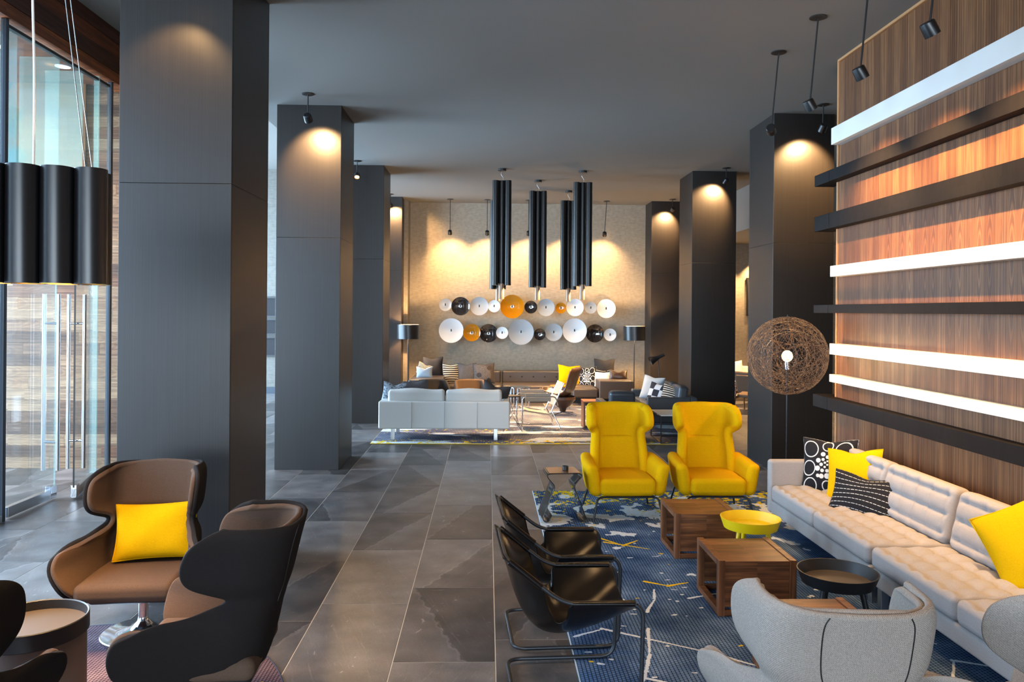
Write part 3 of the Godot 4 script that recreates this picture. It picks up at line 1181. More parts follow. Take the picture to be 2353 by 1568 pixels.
func build_rugs() -> void:
	var rg := RandomNumberGenerator.new()
	rg.seed = 4
	# blue rug of the near group, x 0.53..3.45, depth 2.62..8.82; the picture's top edge is the far end
	var w := 1024
	var h := 2048
	var sx := 2.92
	var sz := 6.2
	var im := rug_image(w, h, 12, func(v): return 0.62 * exp(-v * v * 40.0) + 0.10 * exp(-pow((v - 0.25) / 0.1, 2.0)) + 0.015, func(v): return 0.30 * exp(-v * v * 30.0) + 0.36 * exp(-pow((v - 0.17) / 0.07, 2.0)) + 0.26 * exp(-pow((v - 0.30) / 0.10, 2.0)) + 0.12 * exp(-pow((v - 0.5) / 0.15, 2.0)), rgb8(42, 68, 108), rgb8(122, 148, 182), 8)
	var px := func(x, d): return Vector2((x - 0.53) / sx * w, (8.82 - d) / sz * h)
	var whi := rgb8(196, 202, 208)
	var yel := rgb8(214, 172, 26)
	for s in [[0.56, 4.86, 0.75, 4.98], [0.75, 4.98, 1.35, 4.62], [1.35, 4.62, 1.75, 4.3], [1.05, 4.98, 0.98, 4.6], [0.98, 4.6, 0.80, 4.05], [1.1, 5.25, 1.2, 5.5], [1.2, 5.5, 1.24, 5.68], [1.45, 5.5, 1.75, 5.62], [2.45, 4.0, 2.75, 4.5], [2.75, 4.5, 3.2, 4.3], [2.6, 4.2, 3.0, 3.8], [2.3, 4.6, 2.6, 5.0], [0.9, 4.3, 1.1, 4.2], [1.5, 4.2, 2.0, 3.7], [1.1, 4.2, 1.6, 4.05]]:
		stroke(im, px.call(s[0], s[1]), px.call(s[2], s[3]), 4.0, 2.0, whi, rg)
	for s in [[1.20, 5.85, 1.36, 5.75], [1.36, 5.75, 1.52, 5.82], [1.0, 7.0, 1.2, 6.75], [1.2, 6.75, 1.35, 6.9], [1.05, 6.85, 1.4, 6.65]]:
		stroke(im, px.call(s[0], s[1]), px.call(s[2], s[3]), 5.0, 2.0, yel, rg)
	for k in 150:
		var c := Vector2(rg.randf_range(0.6, 3.3), rg.randf_range(3.0, 6.6))
		var p0: Vector2 = px.call(c.x, c.y)
		stroke(im, p0, p0 + Vector2(rg.randf_range(-12, 12), rg.randf_range(-3, 3)), rg.randf_range(1.5, 4.5), 2.0, whi if rg.randf() < 0.82 else yel, rg)
	rug("area_rug", "blue woven rug splashed white and yellow under the near seating", sx, sz, P(0.53 + sx / 2, 0, 5.72), im, mat(rgb8(168, 176, 182), 0.9))
	# rug of the far group: lilac grey weave, white pools, yellow along the near edge
	var im2 := rug_image(1280, 1024, 31, func(v): return 0.42 * exp(-pow((1.0 - v) / 0.10, 2.0)) + 0.24 * exp(-pow((v - 0.74) / 0.08, 2.0)) + 0.12, func(v): return 0.26 * exp(-pow((1.0 - v) / 0.14, 2.0)) + 0.16 * exp(-pow((v - 0.65) / 0.06, 2.0)) + 0.26, rgb8(84, 92, 122), rgb8(168, 166, 174), 6, 4)
	rug("area_rug", "lilac grey woven rug with yellow edge flecks under the far seating", 5.35, 4.7, P(-1.77 + 2.675, 0, 11.95 + 2.35), im2, mat(rgb8(196, 166, 60), 0.9))
	var im3 := rug_image(1024, 1024, 57, func(_v): return 0.10, func(_v): return 0.03, rgb8(84, 66, 78), rgb8(140, 118, 122), 8)
	rug("round_rug", "round plum and blue woven rug under the brown chairs", 2.44, 2.44, P(-2.25, 0, 3.88), im3, mat(rgb8(52, 60, 84), 0.9), true)

# ---------------------------------------------------------------- sofas
func tuft(px: float, pz: float, a: float, axis: int) -> Callable:
	return func(p: Vector3, n: Vector3) -> Vector3:
		var k := smoothstep(0.75, 1.0, n[axis])
		if k <= 0.0:
			return p
		var u := p.x
		var w := p.z if axis == 1 else p.y
		var q := pow(absf(sin(PI * u / px)), 0.55) * pow(absf(sin(PI * w / pz)), 0.55)
		var bt := exp(-(pow(sin(PI * u / px), 2.0) + pow(sin(PI * w / pz), 2.0)) * 9.0)
		return p + n * k * (a * (q - 0.75) - a * 0.9 * bt)

func tufted_sofa(label: String, at: Vector3, arm: bool) -> void:
	var o := thing("tufted_sofa", label, "sofa", at, -PI / 2, "long grey sofa along the walnut wall")
	var L := 1.96
	part(o, "base_rail", MB.new().rbox(Vector3(0, 0.21, 0), Vector3(L, 0.12, 0.80), 0.02, 3), M.sofa_fabric)
	for k in 2:
		var seat := MB.new()
		var sw := L / 2 - (0.05 if arm else 0.0)
		var cx := (k - 0.5) * sw + (0.05 if arm else 0.0)
		seat.rbox(Vector3(0, 0, 0), Vector3(sw - 0.006, 0.155, 0.80), 0.045, 4, Vector3i(36, 2, 30), tuft(sw / 6.0, 0.16, 0.034, 1))
		part(o, "seat_cushion", seat, M.sofa_fabric, Vector3(cx, 0.348, 0.015))
		var back := MB.new()
		back.rbox(Vector3(0, 0, 0), Vector3(sw - 0.006, 0.42, 0.17), 0.06, 4, Vector3i(36, 18, 3), tuft(sw / 5.0, 0.135, 0.03, 2))
		var b := part(o, "back_cushion", back, M.sofa_fabric, Vector3(cx, 0.60, -0.245))
		b.rotation.x = -0.22
	part(o, "back_frame", MB.new().rbox(Vector3(0, 0.42, -0.385), Vector3(L, 0.52, 0.07), 0.02, 2), M.sofa_fabric)
	if arm:
		part(o, "arm", MB.new().rbox(Vector3(-L / 2 + 0.045, 0.40, 0.0), Vector3(0.09, 0.50, 0.83), 0.03, 3), M.sofa_fabric)
	for x in [-L / 2 + 0.05, L / 2 - 0.05]:
		for z in [-0.34, 0.34]:
			part(o, "leg", MB.new().rbox(Vector3(x, 0.075, z), Vector3(0.055, 0.15, 0.055), 0.003, 1), M.steel)

# square-armed sofa seen in the far group
func box_sofa(called: String, label: String, at: Vector3, turn: float, L: float, n: int, m: Material, seam: Material, legm: Material, seams: int) -> Node3D:
	var o := thing(called, label, "sofa" if L > 1.0 else "armchair", at, turn)
	var D := 0.84
	part(o, "base", MB.new().rbox(Vector3(0, 0.26, 0), Vector3(L - 0.14, 0.16, D - 0.1), 0.02, 2), m)
	part(o, "back_panel", MB.new().rbox(Vector3(0, 0.395, -D / 2 + 0.06), Vector3(L, 0.43, 0.12), 0.025, 3), m)
	for s in [-1.0, 1.0]:
		part(o, "arm", MB.new().rbox(Vector3(s * (L / 2 - 0.06), 0.395, 0.055), Vector3(0.12, 0.43, D - 0.11), 0.025, 3), m)
	for k in seams:
		var x := L * (float(k + 1) / (seams + 1) - 0.5)
		part(o, "seam_welt", MB.new().tube(PackedVector3Array([Vector3(x, 0.19, -D / 2 - 0.001), Vector3(x, 0.60, -D / 2 - 0.001)]), 0.005, 6), seam)
	var cw := (L - 0.24) / n
	for k in n:
		var x := (k - (n - 1) / 2.0) * cw
		part(o, "seat_cushion", MB.new().rbox(Vector3(x, 0.40, 0.06), Vector3(cw - 0.01, 0.16, D - 0.16), 0.045, 4), m)
		var bc := MB.new()
		bc.rbox(Vector3.ZERO, Vector3(cw - 0.01, 0.36, 0.17), 0.05, 4, Vector3i(10, 6, 3), func(p: Vector3, nn: Vector3): return p + nn * 0.012 * sin(p.x * 9.0 + 1.0) * sin(p.y * 7.0))
		var b := part(o, "back_cushion", bc, m, Vector3(x, 0.605, -D / 2 + 0.21))
		b.rotation.x = -0.12
	for s in [-1.0, 1.0]:
		for z in [-D / 2 + 0.07, D / 2 - 0.07]:
			part(o, "leg", MB.new().rbox(Vector3(s * (L / 2 - 0.22 if L > 1.0 else L / 2 - 0.05), 0.092, z), Vector3(0.06, 0.185, 0.03), 0.003, 1), legm)
	return o

func build_sofas() -> void:
	tufted_sofa("light grey tufted sofa with an end arm, beside the round fibre lamp", P(3.085, 0.0145, 6.36), true)
	tufted_sofa("light grey tufted armless sofa with the big yellow cushion", P(3.085, 0.0145, 4.36), false)
	box_sofa("leather_sofa", "white leather sofa seen from behind, steel legs on the far rug", P(-0.66, 0.016, 12.6), PI, 2.05, 2, M.white_leather, M.seam, M.steel, 3)
	box_sofa("leather_armchair", "slate grey armchair seen from behind, behind the left yellow chair", P(2.13, 0.016, 12.42), PI, 0.66, 1, M.slate_leather, M.black, M.walnut, 0)
	box_sofa("leather_sofa", "slate grey leather sofa with striped cushions in front of a dark column", P(3.1, 0.016, 13.66), -PI / 2, 1.52, 2, M.slate_leather, M.black, M.steel, 0)
	# charcoal sectional along the recess wall
	var o := thing("sectional_sofa", "long charcoal leather sectional under the glass discs", "sofa", P(0.75, 0, 17.9))
	for a in [[-2.44, -1.71, "arm"], [1.69, 2.44, "arm"]]:
		part(o, a[2], MB.new().rbox(Vector3((a[0] + a[1]) / 2, 0.35, 0.2), Vector3(a[1] - a[0], 0.40, 1.75), 0.03, 3), M.charcoal_leather)
	for a in [[-1.69, -0.42], [-0.40, 1.67]]:
		part(o, "seat_cushion", MB.new().rbox(Vector3((a[0] + a[1]) / 2, 0.28, 0.0), Vector3(a[1] - a[0], 0.2, 0.95), 0.04, 3), M.charcoal_leather)
		var bk := part(o, "back_cushion", MB.new().rbox(Vector3.ZERO, Vector3(a[1] - a[0], 0.3, 0.2), 0.05, 3), M.charcoal_leather, Vector3((a[0] + a[1]) / 2, 0.5, -0.5))
		for k in int((a[1] - a[0]) / 0.27):
			part(bk, "button", MB.new().lathe([Vector2(0.0, 0.012), Vector2(0.012, 0.008), Vector2(0.018, 0.0)], 10), M.black, Vector3(-(a[1] - a[0]) / 2 + 0.2 + k * 0.27, 0.01, 0.102)).rotation.x = PI / 2
	part(o, "chaise_seat", MB.new().rbox(Vector3(1.4, 0.27, 0.75), Vector3(0.55, 0.2, 0.55), 0.04, 3), M.charcoal_leather)
	part(o, "plinth", MB.new().box(Vector3(0, 0.08, 0.0), Vector3(4.5, 0.15, 1.1)), M.black)

# ---------------------------------------------------------------- upholstered shells
# keys: [height, half width, reach forward, back position, flare]; returns rows of a U in plan
func wing_rows(keys: Array, per := 4, r0 := 0.15) -> Array:
	var ks := []
	for i in keys.size() - 1:
		for k in per:
			var t := float(k) / per
			var row := []
			for c in 5:
				row.append(cubic_interpolate(keys[i][c], keys[i + 1][c], keys[maxi(i - 1, 0)][c], keys[mini(i + 2, keys.size() - 1)][c], t))
			ks.append(row)
	ks.append(keys[keys.size() - 1])
	var rows := []
	for q in ks:
		var w: float = q[1]
		var e: float = maxf(q[2], 0.005)
		var zb: float = q[3]
		var fl: float = q[4]
		var r := minf(r0, w * 0.62)
		var half := []
		for k in 9:
			var t := k / 9.0
			half.append(Vector3(w + fl * pow(1.0 - t, 1.4), q[0], zb + r + e * (1.0 - t)))
		for k in 7:
			var an := PI / 2 * k / 6.0
			half.append(Vector3(w - r + r * cos(an), q[0], zb + r - r * sin(an)))
		for k in range(1, 6):
			half.append(Vector3((w - r) * (1.0 - k / 5.0), q[0], zb - 0.012 * sin(k / 5.0 * PI / 2)))
		var row := PackedVector3Array()
		for p in half:
			row.append(p)
		for k in range(half.size() - 2, -1, -1):
			row.append(Vector3(-half[k].x, half[k].y, half[k].z))
		rows.append(row)
	for pass_no in 2:
		var soft := [rows[0]]
		for i in range(1, rows.size() - 1):
			var row := PackedVector3Array()
			for j in rows[i].size():
				row.append(rows[i - 1][j] * 0.25 + rows[i][j] * 0.5 + rows[i + 1][j] * 0.25)
			soft.append(row)
		soft.append(rows[rows.size() - 1])
		rows = soft
	return rows

func offset_rows(rows: Array, dist: float) -> Array:
	var out := []
	for i in rows.size():
		var row := PackedVector3Array()
		for j in rows[i].size():
			var a: Vector3 = rows[mini(i + 1, rows.size() - 1)][j] - rows[maxi(i - 1, 0)][j]
			var b: Vector3 = rows[i][mini(j + 1, rows[i].size() - 1)] - rows[i][maxi(j - 1, 0)]
			row.append(rows[i][j] + b.cross(a).normalized() * dist)
		out.append(row)
	return out

func build_wing_chairs() -> void:
	# tall yellow wing chairs
	var yk := [[0.235, 0.255, 0.04, -0.27, 0.0], [0.42, 0.255, 0.05, -0.285, 0.0], [0.6, 0.25, 0.05, -0.315, 0.0], [0.72, 0.238, 0.04, -0.34, 0.0], [0.79, 0.238, 0.035, -0.355, 0.0], [0.822, 0.26, 0.07, -0.363, 0.005], [0.85, 0.278, 0.15, -0.37, 0.01], [0.89, 0.284, 0.19, -0.378, 0.015], [0.96, 0.284, 0.19, -0.39, 0.015], [1.01, 0.282, 0.175, -0.4, 0.01], [1.035, 0.274, 0.13, -0.405, 0.005]]
	var o := thing("wing_chair", "tall yellow wing chair beside the smoked acrylic side table", "chair", P(1.375, 0.0145, 7.88), 0.03, "yellow wing chairs")
	part(o, "shell", MB.new().shell(wing_rows(yk, 4, 0.14), 0.088, 5), M.yellow_fabric)
	part(o, "seat_cushion", MB.new().rbox(Vector3(0, 0.325, 0.06), Vector3(0.548, 0.165, 0.62), 0.05, 4, Vector3i(8, 2, 8), func(p: Vector3, n: Vector3): return p + n * 0.01 * cos(p.x * 5.0) * cos(p.z * 4.0)), M.yellow_fabric)
	for s in [-1.0, 1.0]:
		# arm: a rounded slab that leans out a little and rises towards the back
		var arm := MB.new()
		arm.rbox(Vector3.ZERO, Vector3(0.125, 0.315, 0.60), 0.058, 5, Vector3i(1, 6, 8), func(p: Vector3, n: Vector3): return Vector3(p.x + s * (0.03 * (p.y / 0.17) - 0.03 * clampf(-p.z / 0.3, 0.0, 1.0)), p.y + (0.03 * pow(clampf((0.3 - p.z) / 0.6, 0.0, 1.0), 1.5) if p.y > 0 else 0.0), p.z))
		part(o, "arm", arm, M.yellow_fabric, Vector3(s * 0.335, 0.39, 0.045))
	part(o, "back_pad", MB.new().rbox(Vector3(0, 0.55, -0.225), Vector3(0.46, 0.42, 0.07), 0.03, 3), M.yellow_fabric).rotation.x = -0.1
	for s in [-1.0, 1.0]:
		part(o, "leg", MB.new().tube(fillet([Vector3(s * 0.24, 0.225, 0.30), Vector3(s * 0.30, 0.215, 0.33), Vector3(s * 0.345, 0.008, 0.37)], 0.06, 5), 0.0105, 10), M.dark_steel)
		part(o, "leg", MB.new().tube(fillet([Vector3(s * 0.24, 0.225, -0.20), Vector3(s * 0.30, 0.215, -0.24), Vector3(s * 0.345, 0.008, -0.30)], 0.06, 5), 0.0105, 10), M.dark_steel)
	part(o, "frame_rail", MB.new().tube(PackedVector3Array([Vector3(-0.26, 0.225, 0.31), Vector3(0.26, 0.225, 0.31)]), 0.0105, 10), M.dark_steel)
	copy(o, "wing_chair", "tall yellow wing chair nearest the round fibre lamp", P(2.285, 0.0145, 7.9), -0.02)
	# low wing chairs with a notch between wing and arm
	var bk := [[0.335, 0.23, 0.36, -0.2, 0.05], [0.4, 0.262, 0.42, -0.225, 0.065], [0.5, 0.283, 0.44, -0.25, 0.105], [0.575, 0.285, 0.425, -0.265, 0.105], [0.6045, 0.28, 0.36, -0.272, 0.095], [0.6224, 0.272, 0.24, -0.278, 0.05], [0.6403, 0.262, 0.12, -0.284, 0.02], [0.6627, 0.25, 0.05, -0.29, 0.0], [0.694, 0.243, 0.03, -0.3, 0.0], [0.7208, 0.25, 0.05, -0.31, 0.0], [0.7477, 0.265, 0.12, -0.318, 0.005], [0.779, 0.278, 0.2, -0.326, 0.015], [0.8237, 0.285, 0.24, -0.336, 0.022], [0.8864, 0.288, 0.25, -0.35, 0.025], [0.949, 0.288, 0.235, -0.366, 0.025], [0.9849, 0.283, 0.19, -0.376, 0.015], [1.0072, 0.27, 0.12, -0.382, 0.0]]
	var wr := wing_rows(bk, 4, 0.16)
	var outer := MB.new().shell(offset_rows(wr, 0.0135), 0.027, 4).done()
	var inner := MB.new().shell(offset_rows(wr, -0.0135), 0.029, 4).done()
	var seams := []
	for j in [15, 26]:
		var path := PackedVector3Array()
		var off := offset_rows(wr, 0.0272)
		for i in range(24, off.size()):
			path.append(off[i][j])
		seams.append(MB.new().tube(path, 0.0025, 6).done())
	var seat := MB.new().rbox(Vector3(0, 0.375, 0.06), Vector3(0.56, 0.11, 0.60), 0.045, 4).done()
	var under := MB.new().rbox(Vector3(0, 0.315, 0.03), Vector3(0.46, 0.06, 0.5), 0.03, 3).done()
	var stem := MB.new().lathe([Vector2(0.028, 0.29), Vector2(0.028, 0.12), Vector2(0.034, 0.09), Vector2(0.06, 0.06)], 20).done()
	var foot := MB.new().lathe([Vector2(0.055, 0.065), Vector2(0.09, 0.045), Vector2(0.16, 0.03), Vector2(0.235, 0.024), Vector2(0.245, 0.018), Vector2(0.245, 0.0)], 40).done()
	var places := [["low brown wing chair with the yellow cushion on it", P(-2.13, 0.015, 4.93), 0.08, M.brown_fabric, "brown wing chairs by the entrance"], ["low brown wing chair seen from its back, beside the stone walkway", P(-1.31, 0.015, 3.86), -1.52, M.brown_fabric, "brown wing chairs by the entrance"], ["low brown wing chair cut off by the photo's left edge", P(-2.1, 0.015, 2.95), PI + 0.25, M.brown_fabric, "brown wing chairs by the entrance"], ["pale grey tweed wing chair seen from behind, in front of the walnut tables", P(1.315, 0.015, 3.0), PI - 0.08, M.grey_fabric, "grey tweed wing chairs"], ["pale grey tweed wing chair cut off by the photo's right edge, at the sofa end", P(2.21, 0.015, 2.95), PI + 0.4, M.grey_fabric, "grey tweed wing chairs"]]
	for p in places:
		var c := thing("lounge_chair", p[0], "chair", p[1], p[2], p[4])
		part(c, "outer_shell", outer, M.charcoal_fabric if p[3] == M.brown_fabric else p[3])
		part(c, "inner_shell", inner, p[3])
		for q in seams:
			part(c, "seam", q, M.black)
		part(c, "seat_cushion", seat, p[3])
		part(c, "seat_pan", under, M.black)
		part(c, "stem", stem, M.chrome)
		part(c, "foot_disc", foot, M.chrome)

# ---------------------------------------------------------------- sling chairs
func build_lounge_chairs() -> void:
	var w := 0.305
	var loop := []
	for s in [-1.0, 1.0]:
		var side := [Vector3(s * w, 0.785, -0.36), Vector3(s * w, 0.552, -0.06), Vector3(s * w, 0.548, 0.345), Vector3(s * w, 0.012, 0.335), Vector3(s * w, 0.012, -0.30)]
		if s > 0:
			side.reverse()
		loop.append_array(side)
	var frame := MB.new().tube(fillet(loop, 0.085, 7, true), 0.0115, 10, true).done()
	var edge := smooth_path([Vector3(w, 0.795, -0.375), Vector3(w, 0.72, -0.275), Vector3(w, 0.64, -0.18), Vector3(w - 0.015, 0.54, -0.15), Vector3(w - 0.03, 0.45, -0.10), Vector3(w - 0.02, 0.47, -0.045), Vector3(w, 0.545, -0.03), Vector3(w + 0.004, 0.552, 0.08), Vector3(w + 0.004, 0.550, 0.20), Vector3(w + 0.004, 0.546, 0.315)], 4)
	var mid := smooth_path([Vector3(0, 0.79, -0.375), Vector3(0, 0.66, -0.33), Vector3(0, 0.53, -0.29), Vector3(0, 0.42, -0.24), Vector3(0, 0.345, -0.17), Vector3(0, 0.315, -0.08), Vector3(0, 0.315, 0.0), Vector3(0, 0.34, 0.1), Vector3(0, 0.385, 0.21), Vector3(0, 0.445, 0.315)], 4)
	var rows := []
	for i in edge.size():
		var row := PackedVector3Array()
		for j in 25:
			var t := j / 12.0 - 1.0
			var k := pow(absf(t), 2.3)
			var p := Vector3(edge[i].x * t, lerpf(mid[i].y, edge[i].y, k), lerpf(mid[i].z, edge[i].z, k))
			row.append(p)
		rows.append(row)
	var sling := MB.new().shell(rows, 0.007, 3).done()
	var places := [["black leather sling chair farther from the viewer of the pair", P(0.455, 0.002, 4.98), PI / 2 + 0.06], ["black leather sling chair nearer the viewer of the pair", P(0.445, 0.002, 4.235), PI / 2 + 0.06]]
	for p in places:
		var o := thing("sling_chair", p[0], "chair", p[1] + Vector3(0, 0.013, 0), p[2], "black leather sling chairs")
		part(o, "leather_sling", sling, M.black_leather)
		part(o, "frame", frame, M.dark_steel)
		for s in [-1.0, 1.0]:
			part(o, "arm_sleeve", MB.new().tube(PackedVector3Array([Vector3(s * w, 0.5515, -0.02), Vector3(s * w, 0.5485, 0.30)]), 0.0165, 10), M.black_leather)
			part(o, "back_sleeve", MB.new().tube(PackedVector3Array([Vector3(s * w, 0.775, -0.345), Vector3(s * w, 0.645, -0.18)]), 0.0165, 10), M.black_leather)

# ---------------------------------------------------------------- tables
func cube_table(label: String, d0: float) -> void:
	var o := thing("coffee_table", label, "table", P(1.825, 0.015, d0 + 0.265), 0.0, "walnut cube tables in a row")
	var W := 0.53
	var D := 0.54
	var H := 0.375
	for s in [-1.0, 1.0]:
		var x: float = s * (W / 2 - 0.0225)
		for z in [-1.0, 1.0]:
			part(o, "post", MB.new().rbox(Vector3(x, H / 2, z * (D / 2 - 0.025)), Vector3(0.045, H, 0.05), 0.002, 1), M.walnut)
		part(o, "top_rail", MB.new().rbox(Vector3(x, H - 0.02, 0), Vector3(0.045, 0.04, D - 0.1), 0.002, 1), M.walnut_side)
		part(o, "bottom_rail", MB.new().rbox(Vector3(x, 0.02, 0), Vector3(0.045, 0.04, D - 0.1), 0.002, 1), M.walnut_side)
	part(o, "table_top", MB.new().rbox(Vector3(0, H - 0.022, 0), Vector3(W - 0.092, 0.03, D - 0.012), 0.002, 1), M.walnut_side)
	for z in [-1.0, 1.0]:
		part(o, "panel", MB.new().rbox(Vector3(0, H / 2 + 0.012, z * (D / 2 - 0.02)), Vector3(W - 0.092, H - 0.095, 0.018), 0.002, 1), M.walnut_side)
		part(o, "stretcher", MB.new().rbox(Vector3(0, 0.02, z * (D / 2 - 0.02)), Vector3(W - 0.092, 0.035, 0.03), 0.002, 1), M.walnut_side)

func tray_table(label: String, at: Vector3, r: float, h: float, m: Material, top: Material) -> void:
	var o := thing("tray_table", label, "table", at)
	part(o, "tray_rim", MB.new().lathe([Vector2(r * 0.88, h - 0.08), Vector2(r, h), Vector2(r - 0.008, h), Vector2(r * 0.88 - 0.01, h - 0.07)], 44), m)
	part(o, "tray_floor", MB.new().lathe([Vector2(0.0, h - 0.066), Vector2(r * 0.88 - 0.004, h - 0.066), Vector2(r * 0.88, h - 0.078), Vector2(0.0, h - 0.08)], 44), top)
	for k in 3:
		var an := TAU * k / 3 + 0.5
		var a := Vector3(cos(an), 0, sin(an))
		part(o, "leg", MB.new().tube(PackedVector3Array([a * r * 0.55 + Vector3(0, h - 0.08, 0), a * r * 0.82 + Vector3(0, 0.0, 0)]), 0.018, 10), m)

func build_tables() -> void:
	cube_table("walnut cube table in front of the yellow wing chairs", 6.38)
	cube_table("walnut cube table between the yellow and black tray tables", 5.17)
	cube_table("walnut cube table half hidden by the grey tweed chair", 3.96)
	tray_table("bright yellow round tray table between two walnut cubes", P(2.065, 0.02, 6.02), 0.23, 0.435, M.yellow_paint, M.yellow_paint)
	tray_table("black round tray table beside the tufted sofa", P(2.268, 0.02, 4.95), 0.25, 0.375, M.black, M.tray_top)
	# drum table among the brown chairs
	var o := thing("drum_table", "brown drum table with a shallow tray top among brown chairs", "table", P(-2.265, 0.015, 3.98))
	part(o, "drum", MB.new().lathe([Vector2(0.0, 0.0), Vector2(0.235, 0.0), Vector2(0.24, 0.01), Vector2(0.24, 0.40), Vector2(0.0, 0.40)], 48), M.drum)
	part(o, "tray_rim", MB.new().lathe([Vector2(0.245, 0.395), Vector2(0.252, 0.40), Vector2(0.252, 0.478), Vector2(0.248, 0.482), Vector2(0.242, 0.478), Vector2(0.242, 0.43)], 48), M.black)
	part(o, "tray_floor", MB.new().lathe([Vector2(0.0, 0.432), Vector2(0.243, 0.432), Vector2(0.243, 0.402)], 48), M.tray_top)
	# folded smoked acrylic table with a small cup
	var a := thing("acrylic_table", "folded smoked acrylic side table left of the yellow chairs", "table", P(0.745, 0.016, 7.62), 0.08)
	var half := [Vector3(0.125, 0.075, 0), Vector3(0.145, 0.02, 0), Vector3(0.18, 0.004, 0), Vector3(0.212, 0.03, 0), Vector3(0.19, 0.10, 0), Vector3(0.098, 0.335, 0), Vector3(0.10, 0.36, 0), Vector3(0.165, 0.435, 0), Vector3(0.168, 0.46, 0), Vector3(0.15, 0.471, 0), Vector3(0.06, 0.472, 0)]
	var prof := []
	for p in half:
		prof.append(p)
	for k in range(half.size() - 1, -1, -1):
		prof.append(Vector3(-half[k].x, half[k].y, 0))
	var path := fillet(prof, 0.02, 3)
	var rows := []
	for p in path:
		var row := PackedVector3Array()
		for k in 5:
			row.append(Vector3(p.x, p.y, lerpf(-0.15, 0.15, k / 4.0)))
		rows.append(row)
	part(a, "folded_sheet", MB.new().shell(rows, 0.008, 2), M.acrylic)
	part(a, "top_plate", MB.new().rbox(Vector3(0, 0.4775, 0), Vector3(0.30, 0.004, 0.29), 0.001, 1), M.bronze_top)
	var c := thing("cup", "small dark cup on the smoked acrylic table", "cup", P(0.775, 0.4965, 7.6))
	part(c, "bowl", MB.new().lathe([Vector2(0.0, 0.0), Vector2(0.026, 0.0), Vector2(0.03, 0.004), Vector2(0.03, 0.042), Vector2(0.026, 0.042), Vector2(0.024, 0.008), Vector2(0.0, 0.008)], 24), M.black)

